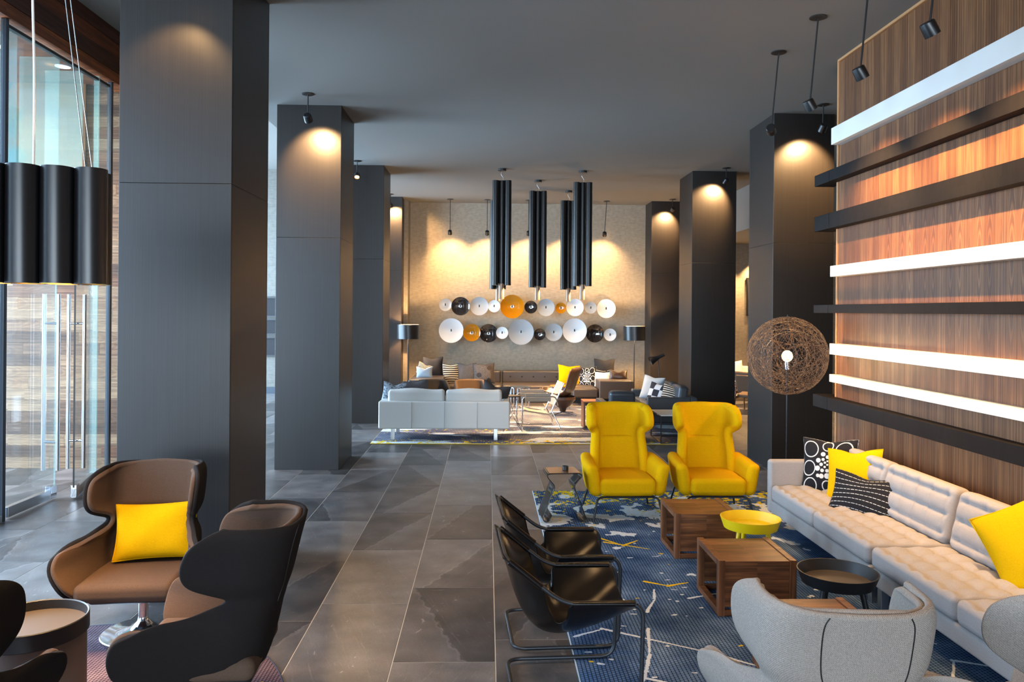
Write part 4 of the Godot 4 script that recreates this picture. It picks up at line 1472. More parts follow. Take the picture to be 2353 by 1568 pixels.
# ---------------------------------------------------------------- far seating group
func build_back_group() -> void:
	# tub chairs beyond the white sofa
	var tk := [[0.17, 0.22, 0.16, -0.22, 0.0], [0.30, 0.25, 0.2, -0.24, 0.01], [0.45, 0.265, 0.2, -0.25, 0.01], [0.58, 0.27, 0.15, -0.26, 0.0], [0.66, 0.27, 0.06, -0.265, 0.0], [0.69, 0.26, 0.02, -0.265, 0.0]]
	var sh := MB.new().shell(wing_rows(tk, 3, 0.17), 0.05, 4).done()
	var st := MB.new().rbox(Vector3(0, 0.36, 0.03), Vector3(0.46, 0.14, 0.46), 0.05, 3).done()
	for p in [["taupe tub chair rising behind the white sofa's left cushion", P(-0.98, 0.019, 14.7), 0.5, M.taupe_fabric], ["tan tub chair rising behind the white sofa's right cushion", P(-0.31, 0.019, 14.75), 0.2, M.tan_fabric]]:
		var o := thing("tub_chair", p[0], "chair", p[1], p[2], "tub chairs behind the white sofa")
		part(o, "shell", sh, p[3])
		part(o, "seat_cushion", st, p[3])
		for k in 4:
			part(o, "leg", MB.new().tube(PackedVector3Array([Vector3([-0.17, 0.17][k % 2], 0.3, [-0.15, 0.2][k / 2]), Vector3([-0.2, 0.2][k % 2], 0.0, [-0.18, 0.24][k / 2])]), 0.012, 8), M.black)
	# tubular chair with canvas straps, facing left
	var w := thing("tubular_chair", "chrome tubular armchair with grey canvas straps on the far rug", "chair", P(0.90, 0.0165, 13.58), -PI / 2 + 0.1)
	for s in [-1.0, 1.0]:
		var x: float = s * 0.34
		part(w, "side_tube", MB.new().tube(fillet([Vector3(x * 0.85, 0.42, -0.30), Vector3(x, 0.575, -0.24), Vector3(x, 0.575, 0.33), Vector3(x, 0.012, 0.33), Vector3(x, 0.012, -0.34), Vector3(x * 0.85, 0.30, -0.20)], 0.06, 5), 0.0125, 8), M.chrome)
		part(w, "back_tube", MB.new().tube(fillet([Vector3(s * 0.26, 0.33, 0.30), Vector3(s * 0.26, 0.26, -0.16), Vector3(s * 0.26, 0.80, -0.40)], 0.05, 5), 0.0125, 8), M.chrome)
		part(w, "arm_strap", MB.new().rbox(Vector3(x, 0.565, 0.06), Vector3(0.012, 0.14, 0.44), 0.005, 1), M.canvas)
	part(w, "cross_tube", MB.new().tube(PackedVector3Array([Vector3(-0.34, 0.012, 0.33), Vector3(0.34, 0.012, 0.33)]), 0.0125, 8), M.chrome)
	var seat := []
	for i in 8:
		var t := i / 7.0
		var row := PackedVector3Array()
		for j in 5:
			row.append(Vector3(lerpf(-0.25, 0.25, j / 4.0), lerpf(0.36, 0.27, t) - 0.03 * sin(PI * t), lerpf(0.30, -0.14, t)))
		seat.append(row)
	part(w, "seat_sling", MB.new().shell(seat, 0.008, 2), M.canvas)
	for k in 2:
		var bk := []
		for i in 5:
			var t := i / 4.0
			var row := PackedVector3Array()
			for j in 5:
				var y := lerpf([0.40, 0.60][k], [0.56, 0.79][k], t)
				row.append(Vector3(lerpf(-0.26, 0.26, j / 4.0), y, -0.16 - (y - 0.26) * 0.44 - 0.03 * sin(PI * j / 4.0)))
			bk.append(row)
		part(w, "back_strap", MB.new().shell(bk, 0.008, 2), M.canvas)
	# brown leather swivel shell chair
	var c := thing("swivel_chair", "dark brown leather swivel shell chair with swan curved profile", "chair", P(1.50, 0.0165, 15.3), -PI / 2 - 0.35)
	var prof := smooth_path([Vector3(0, 0.37, 0.40), Vector3(0, 0.355, 0.28), Vector3(0, 0.33, 0.10), Vector3(0, 0.335, -0.05), Vector3(0, 0.42, -0.16), Vector3(0, 0.56, -0.22), Vector3(0, 0.70, -0.27), Vector3(0, 0.80, -0.31), Vector3(0, 0.83, -0.33)], 3)
	var rows := []
	for i in prof.size():
		var t := float(i) / (prof.size() - 1)
		var hw := 0.27 * sqrt(clampf(1.0 - pow(absf(t - 0.5) * 1.96, 6.0), 0.02, 1.0)) * (0.86 + 0.22 * t)
		var row := PackedVector3Array()
		for j in 11:
			var q := j / 5.0 - 1.0
			row.append(prof[i] + Vector3(hw * q, 0.09 * q * q * (1.0 - t), 0.12 * q * q * t))
		rows.append(row)
	part(c, "shell", MB.new().shell(rows, 0.035, 4), M.brown_leather)
	c.scale = Vector3.ONE * 1.1
	part(c, "pedestal", MB.new().lathe([Vector2(0.22, 0.33), Vector2(0.23, 0.28), Vector2(0.15, 0.18), Vector2(0.07, 0.12), Vector2(0.045, 0.05)], 24), M.brown_leather)
	for k in 4:
		var an := TAU * k / 4 + 0.4
		part(c, "star_foot", MB.new().tube(PackedVector3Array([Vector3(0, 0.05, 0), Vector3(cos(an) * 0.3, 0.012, sin(an) * 0.3)]), 0.012, 8), M.chrome)
	# small tables
	var t1 := thing("wire_table", "small black table on bent wire legs at the white sofa's end", "table", P(0.44, 0.0165, 13.22))
	part(t1, "table_top", MB.new().lathe([Vector2(0, 0.58), Vector2(0.14, 0.58), Vector2(0.145, 0.59), Vector2(0.14, 0.60), Vector2(0, 0.60)], 28), M.black)
	for k in 4:
		var an := TAU * k / 4 + 0.6
		var a := Vector3(cos(an), 0, sin(an))
		var b := Vector3(-sin(an), 0, cos(an))
		part(t1, "wire_leg", MB.new().tube(PackedVector3Array([a * 0.1 + Vector3(0, 0.58, 0), b * 0.04 + Vector3(0, 0.3, 0), a * 0.22 + b * 0.04 + Vector3(0, 0.006, 0)]), 0.0045, 6), M.black)
	for p in [["round chrome rod table by the charcoal sectional", P(0.68, 0.0165, 16.0), M.chrome], ["round amber topped chrome table behind the swivel chair", P(1.55, 0.0165, 16.35), M.amber_glass]]:
		var o := thing("rod_table", p[0], "table", p[1], 0.0, "chrome rod tables")
		part(o, "table_top", MB.new().lathe([Vector2(0, 0.455), Vector2(0.215, 0.455), Vector2(0.225, 0.46), Vector2(0.225, 0.475), Vector2(0, 0.475)], 32), p[2])
		for k in 14:
			var an := TAU * k / 14
			part(o, "rod", MB.new().tube(PackedVector3Array([Vector3(cos(an) * 0.2, 0.455, sin(an) * 0.2), Vector3(cos(an) * 0.2, 0.0, sin(an) * 0.2)]), 0.007, 6), M.chrome)
	var wt := thing("side_table", "small walnut side table beside the slate armchair", "table", P(1.86, 0.0165, 13.75))
	part(wt, "table_top", MB.new().rbox(Vector3(0, 0.45, 0), Vector3(0.34, 0.03, 0.4), 0.004, 1), M.walnut_side)
	for s in [-1.0, 1.0]:
		part(wt, "end_panel", MB.new().rbox(Vector3(s * 0.15, 0.2175, 0), Vector3(0.03, 0.435, 0.38), 0.003, 1), M.walnut)
	var ct := thing("frame_table", "black wire cube table with a white top by the slate sofa", "table", P(2.93, 0.0165, 12.32))
	part(ct, "table_top", MB.new().rbox(Vector3(0, 0.432, 0), Vector3(0.46, 0.012, 0.72), 0.002, 1), M.white_band)
	var hx := 0.235
	var hz := 0.365
	for y in [0.008, 0.42]:
		part(ct, "frame_ring", MB.new().tube(PackedVector3Array([Vector3(-hx, y, -hz), Vector3(hx, y, -hz), Vector3(hx, y, hz), Vector3(-hx, y, hz)]), 0.007, 4, true), M.black)
	for x in [-hx, hx]:
		for z in [-hz, hz]:
			part(ct, "upright", MB.new().box(Vector3(x, 0.215, z), Vector3(0.0165, 0.42, 0.014)), M.black)

func build_side_room() -> void:
	var s := box_sofa("leather_sofa", "cream sofa in the side lounge glimpsed between two columns", P(6.0, 0.0, 18.2), 0.0, 2.4, 2, M.cream, M.seam, M.steel, 0)
	s.set_meta("category", "sofa")
	# wooden lounge chairs
	for p in [["teak lounge chair nearer the walkway in the side lounge", P(5.55, 0.0, 16.0), 2.5], ["teak lounge chair nearer the cream sofa in the side lounge", P(5.85, 0.0, 16.9), 2.2]]:
		var o := thing("teak_chair", p[0], "chair", p[1], p[2], "teak lounge chairs in the side lounge")
		var st := part(o, "seat_cushion", MB.new().rbox(Vector3.ZERO, Vector3(0.58, 0.07, 0.56), 0.03, 3), M.tan_fabric, Vector3(0, 0.36, 0.05))
		st.rotation.x = -0.12
		var bk := part(o, "back_cushion", MB.new().rbox(Vector3.ZERO, Vector3(0.58, 0.36, 0.06), 0.03, 3), M.tan_fabric, Vector3(0, 0.60, -0.28))
		bk.rotation.x = -0.35
		for x in [-0.31, 0.31]:
			part(o, "leg", MB.new().tube(PackedVector3Array([Vector3(x, 0.50, 0.26), Vector3(x, 0.0, 0.32)]), 0.016, 8), M.walnut)
			part(o, "leg", MB.new().tube(PackedVector3Array([Vector3(x, 0.50, -0.22), Vector3(x, 0.0, -0.34)]), 0.016, 8), M.walnut)
			part(o, "arm_rest", MB.new().rbox(Vector3(x, 0.515, 0.02), Vector3(0.06, 0.024, 0.6), 0.01, 2), M.walnut)
			part(o, "side_rail", MB.new().rbox(Vector3(x, 0.30, 0.02), Vector3(0.025, 0.045, 0.58), 0.005, 1), M.walnut)
	# framed pictures
	var fr := [["upper framed picture on the side lounge wall", P(6.72, 2.45, 19.28), 0.5, 0.95], ["lower framed picture on the side lounge wall", P(6.78, 1.58, 19.28), 0.5, 0.62], ["upper black picture frame on the pale corridor wall", P(-5.38, 2.1, 19.07), 0.55, 0.5], ["middle black picture frame on the pale corridor wall", P(-5.28, 1.62, 19.07), 0.55, 0.40], ["lowest black picture frame on the pale corridor wall", P(-5.38, 1.14, 19.07), 0.55, 0.48]]
	for f in fr:
		var o := thing("picture_frame", f[0], "picture", f[1])
		var w: float = f[2]
		var h: float = f[3]
		for sg in [-1.0, 1.0]:
			part(o, "frame_side", MB.new().box(Vector3(sg * (w / 2 - 0.02), 0, 0), Vector3(0.04, h, 0.05)), M.black)
			part(o, "frame_side", MB.new().box(Vector3(0, sg * (h / 2 - 0.02), 0), Vector3(w - 0.08, 0.04, 0.05)), M.black)
		part(o, "print", MB.new().box(Vector3(0, 0, -0.012), Vector3(w - 0.08, h - 0.08, 0.02)), M.charcoal_cloth if f[1].x < 0.0 else M.picture)

# ---------------------------------------------------------------- lamps
func aim_basis(dir: Vector3) -> Basis:  # -z along dir, y roughly up
	return Basis.looking_at(dir, Vector3.UP if absf(dir.normalized().y) < 0.98 else Vector3.RIGHT)

func spot(label: String, top: Vector3, head: Vector3, target: Vector3, energy: float, angle: float, group: String, blend := 0.6) -> Node3D:
	var o := thing("pendant_spot", label, "spotlight", top, 0.0, group)
	var hp := head - top
	part(o, "canopy", MB.new().lathe([Vector2(0.0, 0.0), Vector2(0.075, 0.0), Vector2(0.075, -0.008), Vector2(0.06, -0.014), Vector2(0.0, -0.014)], 24), M.black)
	part(o, "rod", MB.new().tube(PackedVector3Array([Vector3(0, -0.01, 0), hp]), 0.0075, 8), M.black)
	var dir := (target - head).normalized()
	var b := aim_basis(dir)
	var hd := Node3D.new()
	hd.name = "lamp_head"
	o.add_child(hd)
	hd.position = hp
	hd.basis = b * Basis(Vector3.RIGHT, -PI / 2)   # local +y now points along the beam
	part(hd, "housing", MB.new().lathe([Vector2(0.0, -0.045), Vector2(0.04, -0.045), Vector2(0.048, -0.037), Vector2(0.05, 0.03), Vector2(0.05, 0.05), Vector2(0.043, 0.05), Vector2(0.04, 0.03), Vector2(0.0, 0.028)], 20), M.shade_black)
	part(hd, "lamp_lens", MB.new().lathe([Vector2(0.0, 0.036), Vector2(0.039, 0.034)], 16), M.warm_glow)
	var l := SpotLight3D.new()
	l.name = "spot_beam"
	l.light_color = WARM
	l.light_energy = energy
	l.spot_angle = angle
	l.spot_angle_attenuation = blend
	l.spot_range = 30.0
	l.spot_attenuation = 2.0
	l.light_size = 0.025
	l.shadow_enabled = true
	o.add_child(l, true)
	l.position = hp + dir * 0.062
	l.basis = b
	return o

func cluster_pendant(label: String, at: Vector3, tubes: Array, r: float, top: float, low: float, group: String) -> Node3D:
	var o := thing("tube_pendant", label, "pendant", at, 0.0, group)
	for t in tubes:
		var y1: float = top
		var y0: float = low - t[2]
		var rr: float = r * t[3]
		var m := MB.new()
		if t[2] > 0.1:
			part(o, "inner_tube", MB.new().lathe([Vector2(rr * 0.86, low + 0.05), Vector2(rr * 0.9, low + 0.05), Vector2(rr * 0.9, y0), Vector2(rr * 0.86, y0)], 28, Vector3(t[0], 0, t[1])), M.tube_bronze)
			y0 = low + 0.03
		m.lathe([Vector2(rr - 0.004, y0), Vector2(rr, y0), Vector2(rr, y1), Vector2(rr - 0.004, y1)], 28, Vector3(t[0], 0, t[1]))
		part(o, "tube_shade", m, M.shade_black)
		part(o, "tube_lining", MB.new().lathe([Vector2(rr - 0.005, y0 + 0.001), Vector2(rr - 0.005, y1)], 28, Vector3(t[0], 0, t[1])), M.gold_in)
	return o

func down_beam(o: Node3D, at: Vector3, energy: float, angle: float, size := 0.03) -> void:
	var l := SpotLight3D.new()
	l.name = "down_beam"
	l.light_color = WARM
	l.light_energy = energy
	l.spot_angle = angle
	l.spot_angle_attenuation = 0.8
	l.spot_range = 30.0
	l.spot_attenuation = 2.0
	l.light_size = size
	l.shadow_enabled = true
	o.add_child(l, true)
	l.position = at
	l.rotation.x = -PI / 2

func bulb_light(o: Node3D, at: Vector3, energy: float, size: float) -> void:
	var l := OmniLight3D.new()
	l.name = "bulb_light"
	l.light_color = WARM
	l.light_energy = energy
	l.omni_range = 30.0
	l.omni_attenuation = 2.0
	l.light_size = size
	l.shadow_enabled = true
	o.add_child(l, true)
	l.position = at

func build_lamps() -> void:
	var C := CEIL
	# spots washing the columns
	var g := "pendant spots washing the columns"
	spot("stem spotlight over the broad column nearest the entrance chairs", P(-2.25, C, 5.35), P(-2.25, 4.37, 5.35), P(-2.3, 3.3, 5.8), 1.3, 46, g)
	spot("short stem spotlight over the second entrance column", P(-2.19, C, 9.5), P(-2.19, 4.37, 9.5), P(-2.15, 3.95, 10.02), 5.6, 46, g)
	spot("short stem spotlight facing the viewer by the third entrance column", P(-2.30, C, 13.72), P(-2.30, 4.40, 13.72), P(-2.2, 3.4, 12.8), 1.6, 42, g)
	spot("hidden stem spotlight over the column beside the far floor lamp", P(-2.2, C, 17.6), P(-2.2, 4.42, 17.6), P(-2.12, 4.1, 18.0), 5.6, 46, g)
	spot("short stem spotlight over the column behind the fibre lamp", P(4.17, C, 9.6), P(4.17, 4.37, 9.6), P(4.1, 3.9, 10.05), 5.6, 46, g)
	spot("short stem spotlight over the column behind the slate sofa", P(4.28, C, 13.9), P(4.27, 4.42, 13.88), P(4.12, 4.1, 14.25), 5.6, 46, g)
	spot("short stem spotlight over the farthest column", P(4.25, C, 17.85), P(4.25, 4.42, 17.83), P(4.15, 4.1, 18.2), 5.6, 46, g)
	# spots on the recess wall
	var g2 := "long stem spots along the recess wall"
	var xs := [-0.89, -0.02, 0.95, 1.85, 2.74]
	var nm := ["leftmost", "second", "middle", "fourth", "rightmost"]
	for k in 5:
		spot("%s of the five long stem spotlights along the recess wall" % nm[k], P(xs[k] + (0.05 if k == 4 else 0.0), C, 18.28), P(xs[k], 3.88, 18.25), P(xs[k] + 0.02, 3.12, 18.9), 3.9, 50, g2, 0.8)
	# spots over the walnut wall
	var g3 := "long stem spots along the walnut wall"
	var ds := [7.7, 6.77, 5.84, 4.91, 3.98]
	var tg := [P(3.95, 3.5, 10.0), P(3.6, 2.6, 7.0), P(3.6, 2.6, 6.05), P(3.6, 2.6, 5.1), P(3.6, 2.6, 4.1)]
	var n3 := ["farthest of the stem spotlights along the walnut wall", "second farthest of the stem spotlights along the walnut wall", "stem spotlight over the middle of the walnut wall", "stem spotlight near the walnut wall at the photo's top edge", "stem spotlight along the walnut wall beyond the frame"]
	for k in 5:
		spot(n3[k], P(2.89, C, ds[k]), P(2.82, 3.885, ds[k]), tg[k], [6.0, 7.0, 7.0, 7.0, 7.0][k], [20, 46, 46, 46, 46][k], g3, 0.9)
	# recessed downlights in the ceiling nearer the viewer
	var dl := [[1.85, 5.7, "over the walnut tables", 4.5], [2.2, 4.3, "over the black tray table", 1.5], [-0.6, 5.9, "over the walkway", 3.0], [1.4, 2.9, "over the grey tweed chairs", 4.0], [-0.9, 3.4, "over the walkway by the brown chairs", 3.5]]
	for e in dl:
		var t := thing("ceiling_downlight", "recessed ceiling downlight %s" % e[2], "light", P(e[0], C, e[1]), 0.0, "recessed downlights over the near seating")
		part(t, "trim_ring", MB.new().lathe([Vector2(0.045, -0.001), Vector2(0.085, -0.005), Vector2(0.085, 0.0)], 20), M.black)
		part(t, "lamp_lens", MB.new().lathe([Vector2(0.0, -0.002), Vector2(0.046, -0.002)], 20), M.warm_glow)
		down_beam(t, Vector3(0, -0.012, 0), e[3], 40, 0.04)
	# five hanging tube clusters in the far group
	var quad := [[-0.115, 0.03, 0.0, 1.0], [0.115, 0.03, 0.0, 1.0], [0.0, -0.125, 0.0, 1.0], [0.0, 0.0, 0.25, 0.95]]
	var pp := [[0.25, 14.3, "hanging black tube cluster nearest the viewer on the left"], [1.75, 14.4, "hanging black tube cluster nearest the viewer on the right"], [0.99, 15.5, "middle one of the five hanging black tube clusters"], [0.22, 16.9, "hanging black tube cluster hidden behind the left one"], [1.74, 16.8, "hanging black tube cluster behind the right one"]]
	for p in pp:
		var o := cluster_pendant(p[2], P(p[0], 0, p[1]), quad, 0.06, 4.44, 2.52, "hanging tube clusters")
		part(o, "canopy", MB.new().lathe([Vector2(0, C), Vector2(0.075, C), Vector2(0.075, C - 0.04), Vector2(0, C - 0.04)], 24), M.black)
		part(o, "cord", MB.new().tube(smooth_path([Vector3(0, C - 0.04, 0), Vector3(-0.02, C - 0.1, 0), Vector3(0.02, C - 0.17, 0), Vector3(0, 4.40, 0)], 5), 0.004, 6), M.steel)
		part(o, "light_bulb", MB.new().lathe([Vector2(0, 2.62), Vector2(0.02, 2.60), Vector2(0.026, 2.57), Vector2(0.02, 2.545), Vector2(0, 2.54)], 14, Vector3(0, 0, 0.0)), M.bulb_glow)
		down_beam(o, Vector3(0, 2.24, 0.0), 9.0, 52)
		down_beam(o, Vector3(0.115, 2.49, 0.03), 2.5, 62)
	# wide pendant of tubes over the drum table
	var tubes := []
	var tr := 0.0745
	for i in 5:
		for j in 2:
			tubes.append([(i - 2.0) * tr * 2.0, (j - 0.5) * tr * 2.0, 0.0, 1.01])
	var n := cluster_pendant("large black pendant of clustered tubes over the drum table", P(-2.30, 0, 3.96), tubes, tr, 2.745, 2.168, "")
	n.rotation.y = 0.30
	part(n, "suspension_plate", MB.new().rbox(Vector3(0, 2.68, 0), Vector3(0.60, 0.02, 0.06), 0.003, 1), M.black)
	part(n, "power_cord", MB.new().tube(smooth_path([Vector3(0.05, 2.72, 0.1), Vector3(0.05, 3.2, 0.1), Vector3(0.04, 3.7, 0.1), Vector3(0.07, 4.0, 0.1), Vector3(0.05, 4.3, 0.1), Vector3(0.05, 5.44, 0.1)], 4), 0.006, 6), M.red_white)
	for q in [[-1, -1], [1, -1], [1, 1], [-1, 1]]:
		part(n, "suspension_wire", MB.new().tube(PackedVector3Array([Vector3(q[0] * 0.28, 2.71, q[1] * 0.1), Vector3(q[0] * 0.05, 4.66, q[1] * 0.05)]), 0.0025, 5), M.steel)
	for q in [[-0.156, 0.078], [0.156, 0.078], [-0.156, -0.078], [0.156, -0.078]]:
		part(n, "light_bulb", MB.new().lathe([Vector2(0, 2.40), Vector2(0.03, 2.37), Vector2(0.038, 2.33), Vector2(0.03, 2.29), Vector2(0, 2.28)], 14, Vector3(q[0], 0, q[1])), M.bulb_glow)
		bulb_light(n, Vector3(q[0], 2.335, q[1]), 2.2, 0.035)
	for k in tubes.size():
		if k % 3 == 1:
			down_beam(n, Vector3(tubes[k][0], 2.2, tubes[k][1]), 0.8, 62)
	# drum floor lamps
	for p in [["black drum floor lamp at the sectional's left end", P(-1.79, 0, 17.7)], ["black drum floor lamp at the sectional's right end", P(3.37, 0, 17.75)]]:
		var o := thing("floor_lamp", p[0], "lamp", p[1], 0.0, "black drum floor lamps")
		part(o, "base", MB.new().lathe([Vector2(0, 0.0), Vector2(0.15, 0.0), Vector2(0.15, 0.012), Vector2(0.02, 0.02), Vector2(0, 0.02)], 28), M.black)
		part(o, "pole", MB.new().tube(PackedVector3Array([Vector3(0, 0.015, 0), Vector3(0, 1.55, 0)]), 0.011, 10), M.black)
		part(o, "lamp_shade", MB.new().lathe([Vector2(0.245, 1.40), Vector2(0.25, 1.40), Vector2(0.25, 1.725), Vector2(0.245, 1.725)], 40), M.shade_black)
		part(o, "shade_lining", MB.new().lathe([Vector2(0.243, 1.402), Vector2(0.243, 1.723)], 40), M.cream)
		part(o, "light_bulb", MB.new().lathe([Vector2(0, 1.53), Vector2(0.03, 1.55), Vector2(0.04, 1.59), Vector2(0.03, 1.63), Vector2(0, 1.64)], 14), M.bulb_glow)
		bulb_light(o, Vector3(0, 1.585, 0), 3.4, 0.04)
	# reading lamp
	var a := thing("reading_lamp", "black reading lamp with a tilted cone head by the slate sofa", "lamp", P(3.28, 0.016, 14.75))
	part(a, "base", MB.new().lathe([Vector2(0, 0.0), Vector2(0.13, 0.0), Vector2(0.13, 0.012), Vector2(0, 0.015)], 24), M.black)
	part(a, "pole", MB.new().tube(PackedVector3Array([Vector3(0.05, 0.01, 0), Vector3(-0.02, 1.2, 0)]), 0.009, 8), M.black)
	var hm := MB.new()
	hm.xf = Transform3D(Basis(Vector3.BACK, -1.12), Vector3(-0.02, 1.17, 0))
	hm.lathe([Vector2(0.0, 0.13), Vector2(0.028, 0.13), Vector2(0.032, 0.02), Vector2(0.045, -0.03), Vector2(0.09, -0.17), Vector2(0.084, -0.17), Vector2(0.04, -0.03)], 24)
	part(a, "lamp_head", hm, M.black)
	# ball of fibre on a thin pole
	var r := thing("fibre_lamp", "round woven fibre floor lamp with a bare bulb by the tufted sofa", "lamp", P(3.125, 0.0145, 8.02))
	part(r, "base", MB.new().lathe([Vector2(0, 0.0), Vector2(0.17, 0.0), Vector2(0.17, 0.012), Vector2(0.02, 0.03), Vector2(0, 0.03)], 36), M.black)
	part(r, "pole", MB.new().tube(PackedVector3Array([Vector3(0, 0.02, 0), Vector3(0, 1.47, 0)]), 0.0065, 10), M.dark_steel)
	part(r, "cable", MB.new().tube(smooth_path([Vector3(0, 1.47, 0.01), Vector3(0.05, 1.50, 0.05), Vector3(0.085, 1.60, 0.05), Vector3(0.06, 1.70, 0.03), Vector3(0.01, 1.80, 0), Vector3(0.0, 1.92, 0), Vector3(0.0, 2.02, 0)], 5), 0.004, 6), M.dark_steel)
	part(r, "socket", MB.new().lathe([Vector2(0, 1.45), Vector2(0.024, 1.45), Vector2(0.026, 1.53), Vector2(0, 1.53)], 16), M.chrome)
	var bm := []
	for k in 13:
		var an := PI * k / 12.0
		bm.append(Vector2(0.056 * sin(an), 1.588 - 0.06 * cos(an)))
	part(r, "light_bulb", MB.new().lathe(bm, 24), M.bulb_glow)
	bulb_light(r, Vector3(0, 1.592, 0), 0.9, 0.06)
	var rg := RandomNumberGenerator.new()
	rg.seed = 8
	var fb := MB.new()
	for k in 220:
		var ax := Vector3(rg.randfn(), rg.randfn(), rg.randfn()).normalized()
		var sd := ax.cross(Vector3(0.3, 0.9, 0.2)).normalized()
		var bi := ax.cross(sd)
		var lat := rg.randf_range(-0.75, 0.75)
		var R := 0.408 * rg.randf_range(0.985, 1.0)
		var a0 := rg.randf() * TAU
		var sp := rg.randf_range(1.2, 4.5)
		var path := PackedVector3Array()
		for q in 17:
			var an := a0 + sp * q / 16.0
			var la := lat + 0.18 * sin(an * 2.0 + k)
			path.append((sd * cos(an) + bi * sin(an)) * cos(la) * R + ax * sin(la) * R + Vector3(0, 1.594, 0))
		fb.tube(path, 0.0015, 3)
	part(r, "fibre_ball", fb, M.fiber)
	# wall washers of the side lounge
	for k in 2:
		spot(["spotlight over the side lounge pictures", "spotlight over the cream sofa"][k], P([6.75, 5.75][k], 3.77, 18.95), P([6.75, 5.75][k], 3.5, 18.95), P([6.75, 5.75][k], 2.6, 19.3), 7.0, 46, "side lounge wall spots")
	spot("soffit spotlight over the teak chairs", P(5.9, 3.77, 16.6), P(5.9, 3.6, 16.6), P(5.6, 0.4, 16.4), 36.0, 55, "side lounge wall spots")

# ---------------------------------------------------------------- glass discs
func build_wall_art() -> void:
	var rows := [[[422, 1163, 49, "frost"], [541, 1174, 72, "smoke"], [686, 1174, 72, "frost"], [802, 1174, 47, "white"], [943, 1177, 93, "amber"], [1089, 1181, 50, "smoke"], [1208, 1184, 68, "frost"], [1324, 1188, 43, "amber"], [1436, 1184, 68, "white"], [1558, 1186, 47, "frost"], [1682, 1193, 74, "white"]], [[469, 1364, 96, "white"], [630, 1380, 68, "amber"], [760, 1385, 72, "smoke"], [866, 1382, 47, "white"], [1014, 1376, 100, "frost"], [1160, 1394, 46, "smoke"], [1270, 1378, 69, "frost"], [1432, 1365, 95, "white"], [1594, 1388, 71, "smoke"], [1712, 1398, 49, "white"]]]
	var ord := ["first", "second", "third", "fourth", "fifth", "sixth", "seventh", "eighth", "ninth", "tenth", "eleventh"]
	var s := 18.78 / 1790.0 / 3.409
	for i in 2:
		for k in rows[i].size():
			var e: Array = rows[i][k]
			var kind: String = e[3]
			# metres on the wall, measured from the row's drawing grid
			var x: float = (e[0] - 750.0) * s
			var y: float = 2.05 - (e[1] - 1210.0 - 0.008 * (e[0] - 750.0)) * s
			var r: float = e[2] * s
			var word: String = {"white": "opaque white", "frost": "frosted grey", "amber": "amber", "smoke": "smoky black"}[kind]
			var o := thing("glass_disc", "%s glass disc, %s from the left in the %s row" % [word, ord[k], ["upper", "lower"][i]], "wall art", P(x, y, 18.79 - 0.05 * (k % 2)), 0.0, "glass discs on the recess wall")
			var m: Material = {"white": M.white_glass, "frost": M.frost_glass, "amber": M.amber_glass, "smoke": M.smoke_glass}[kind]
			var mb := MB.new()
			mb.xf = Transform3D(Basis(Vector3.RIGHT, PI / 2), Vector3.ZERO)
			var dep := r * 0.28
			mb.lathe([Vector2(0.0, 0.012), Vector2(r * 0.10, 0.016), Vector2(r * 0.16, 0.012), Vector2(r * 0.5, dep * 0.32), Vector2(r * 0.8, dep * 0.62), Vector2(r * 0.97, dep * 0.9), Vector2(r, dep * 0.93), Vector2(r * 0.985, dep * 0.86), Vector2(r * 0.8, dep * 0.5), Vector2(r * 0.5, dep * 0.2), Vector2(0.0, 0.0)], 48)
			part(o, "dish", mb, m)
			part(o, "stem", MB.new().tube(PackedVector3Array([Vector3(0, 0.005, 0.05), Vector3(0, 0, -0.108 - 0.05 * (k % 2))]), 0.012, 8), M.black)
			part(o, "knob", MB.new().rbox(Vector3(0, 0.006, 0.05), Vector3(0.03, 0.06, 0.02), 0.009, 2), M.black)

# ---------------------------------------------------------------- cushions
func cushion(label: String, at: Vector3, w: float, h: float, t: float, m: Material, yaw: float, tilt: float, roll := 0.0, dent := 0.0, group := "") -> void:
	var o := thing("cushion", label, "cushion", at, 0.0, group)
	o.basis = Basis(Vector3.UP, yaw) * Basis(Vector3.RIGHT, tilt) * Basis(Vector3.BACK, roll)
	var sd := int(at.x * 100.0) + 500
	part(o, "cover", MB.new().pillow(w, h, t, dent, 16, sd), m)
	var edge := PackedVector3Array()
	for k in 64:
		var an := k / 64.0 * 4.0
		var q := fmod(an, 1.0) * 2.0 - 1.0
		var side := int(an)
		var a: float = [q, 1.0, -q, -1.0][side]
		var b: float = [1.0, -q, -1.0, q][side]
		var y := b * h * 0.5 * (1.0 - 0.075 * (1.0 - a * a))
		if b > 0:
			y -= dent * b * b * exp(-a * a * 7.0)
		edge.append(Vector3(a * w * 0.5 * (1.0 - 0.075 * (1.0 - b * b)), y, 0.0))
	part(o, "piping", MB.new().tube(edge, 0.004, 5, true), m)

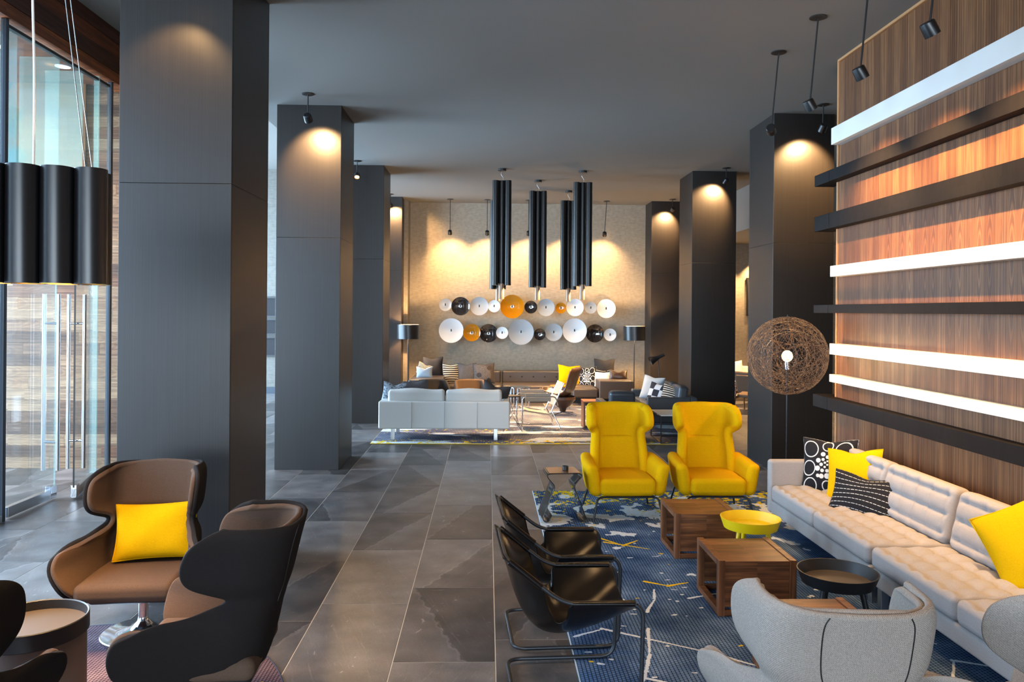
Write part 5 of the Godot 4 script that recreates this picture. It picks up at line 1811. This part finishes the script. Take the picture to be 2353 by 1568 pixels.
func build_cushions() -> void:
	var g := "cushions on the tufted sofa"
	cushion("black cushion with white circles and dots in the sofa corner", P(3.17, 0.645, 7.10), 0.50, 0.50, 0.17, M.circles, -0.75, -0.28, 0.06, 0.02, g)
	cushion("plain yellow cushion in front of the circle print cushion", P(3.22, 0.63, 6.72), 0.48, 0.48, 0.16, M.yellow_pillow, -0.85, -0.34, 0.12, 0.03, g)
	cushion("long black cushion with stitched white dashes", P(3.13, 0.545, 6.33), 0.56, 0.35, 0.15, M.dashes, -0.80, -0.36, -0.06, 0.03, g)
	cushion("big yellow cushion at the photo's right edge", P(3.30, 0.66, 4.58), 0.56, 0.56, 0.2, M.yellow_pillow, -1.0, -0.30, 0.6, 0.0, g)
	cushion("bright yellow cushion on the brown wing chair", P(-2.10, 0.63, 5.04), 0.50, 0.35, 0.14, M.yellow_pillow, 0.16, -0.30, 0.02, 0.0)
	# sectional, left end
	var g2 := "cushions on the charcoal sectional"
	cushion("black cushion behind the pale ones at the sectional's left end", P(-1.25, 0.75, 18.05), 0.47, 0.46, 0.15, M.charcoal_cloth, 0.1, -0.2, 0.0, 0.04, g2)
	cushion("small striped cushion peeking over the pale blue one", P(-1.42, 0.70, 17.75), 0.34, 0.30, 0.1, M.stripes, 0.35, -0.4, -0.4, 0.03, g2)
	cushion("pale blue cushion on the sectional's left arm", P(-1.40, 0.66, 17.5), 0.36, 0.26, 0.12, M.pale_blue, 0.1, -0.3, 0.0, 0.05, g2)
	cushion("brown and cream striped cushion on the sectional", P(-0.83, 0.585, 17.98), 0.38, 0.48, 0.15, M.stripes, 0.15, -0.16, 0.0, 0.02, g2)
	cushion("heathered charcoal cushion beside the striped one", P(-0.46, 0.60, 18.02), 0.44, 0.48, 0.15, M.heather, 0.12, -0.18, 0.02, 0.03, g2)
	cushion("brown cushion with dark circles among fine dots", P(-0.07, 0.605, 17.95), 0.50, 0.48, 0.16, M.dots, -0.1, -0.18, 0.05, 0.02, g2)
	# sectional, right end
	cushion("yellow cushion on the charcoal sectional", P(1.90, 0.57, 17.95), 0.54, 0.48, 0.16, M.yellow_pillow, 0.25, -0.2, -0.06, 0.02, g2)
	cushion("black cushion with white circles on the sectional", P(2.30, 0.55, 17.75), 0.42, 0.48, 0.15, M.circles, -0.45, -0.22, 0.08, 0.02, g2)
	cushion("black cushion leaning in the sectional's right corner", P(2.72, 0.74, 18.0), 0.48, 0.44, 0.15, M.charcoal_cloth, -0.2, -0.22, 0.0, 0.03, g2)
	cushion("white cushion with a black top at the sectional's right end", P(2.62, 0.55, 17.45), 0.40, 0.38, 0.14, M.fade, -0.15, -0.22, 0.0, 0.02, g2)
	cushion("brown cushion lying on the sectional's right arm", P(2.94, 0.635, 17.35), 0.40, 0.24, 0.12, M.brown_leather, -0.1, -0.35, 0.0, 0.06, g2)
	# slate sofa
	var g3 := "cushions on the slate sofa"
	cushion("pale blue square cushion on the slate sofa", P(2.98, 0.68, 13.95), 0.44, 0.44, 0.15, M.pale_blue, -0.75, -0.25, -0.1, 0.02, g3)
	cushion("blue and black checked cushion on the slate sofa", P(3.0, 0.61, 13.62), 0.40, 0.40, 0.14, M.checks, -0.8, -0.4, -0.12, 0.02, g3)
	cushion("dark cushion with pale stripes on the slate sofa", P(3.22, 0.60, 13.35), 0.46, 0.38, 0.15, M.stripes, -0.55, -0.4, -0.18, 0.02, g3)
	# white sofa, seen over its back
	var g4 := "cushions on the white sofa"
	cushion("leaf printed cushion at the white sofa's left end", P(-1.50, 0.72, 12.62), 0.36, 0.36, 0.13, M.leafy, 3.3, -0.35, 0.12, 0.05, g4)
	cushion("speckled grey cushion over the white sofa's left cushion", P(-1.15, 0.74, 12.72), 0.42, 0.36, 0.14, M.heather, 3.1, -0.3, -0.1, 0.02, g4)
	cushion("black cushion poking above the white sofa's right cushion", P(0.14, 0.70, 12.68), 0.46, 0.40, 0.15, M.charcoal_cloth, 2.9, -0.4, 0.28, 0.08, g4)
	cushion("dark striped cushion low behind the white sofa's back", P(-0.20, 0.63, 12.72), 0.34, 0.34, 0.13, M.heather, 3.1, -0.35, 0.0, 0.0, g4)
	cushion("cream cushion on the sofa of the side lounge", P(5.78, 0.68, 18.1), 0.46, 0.46, 0.15, M.cream, -0.2, -0.25, 0.15, 0.0)
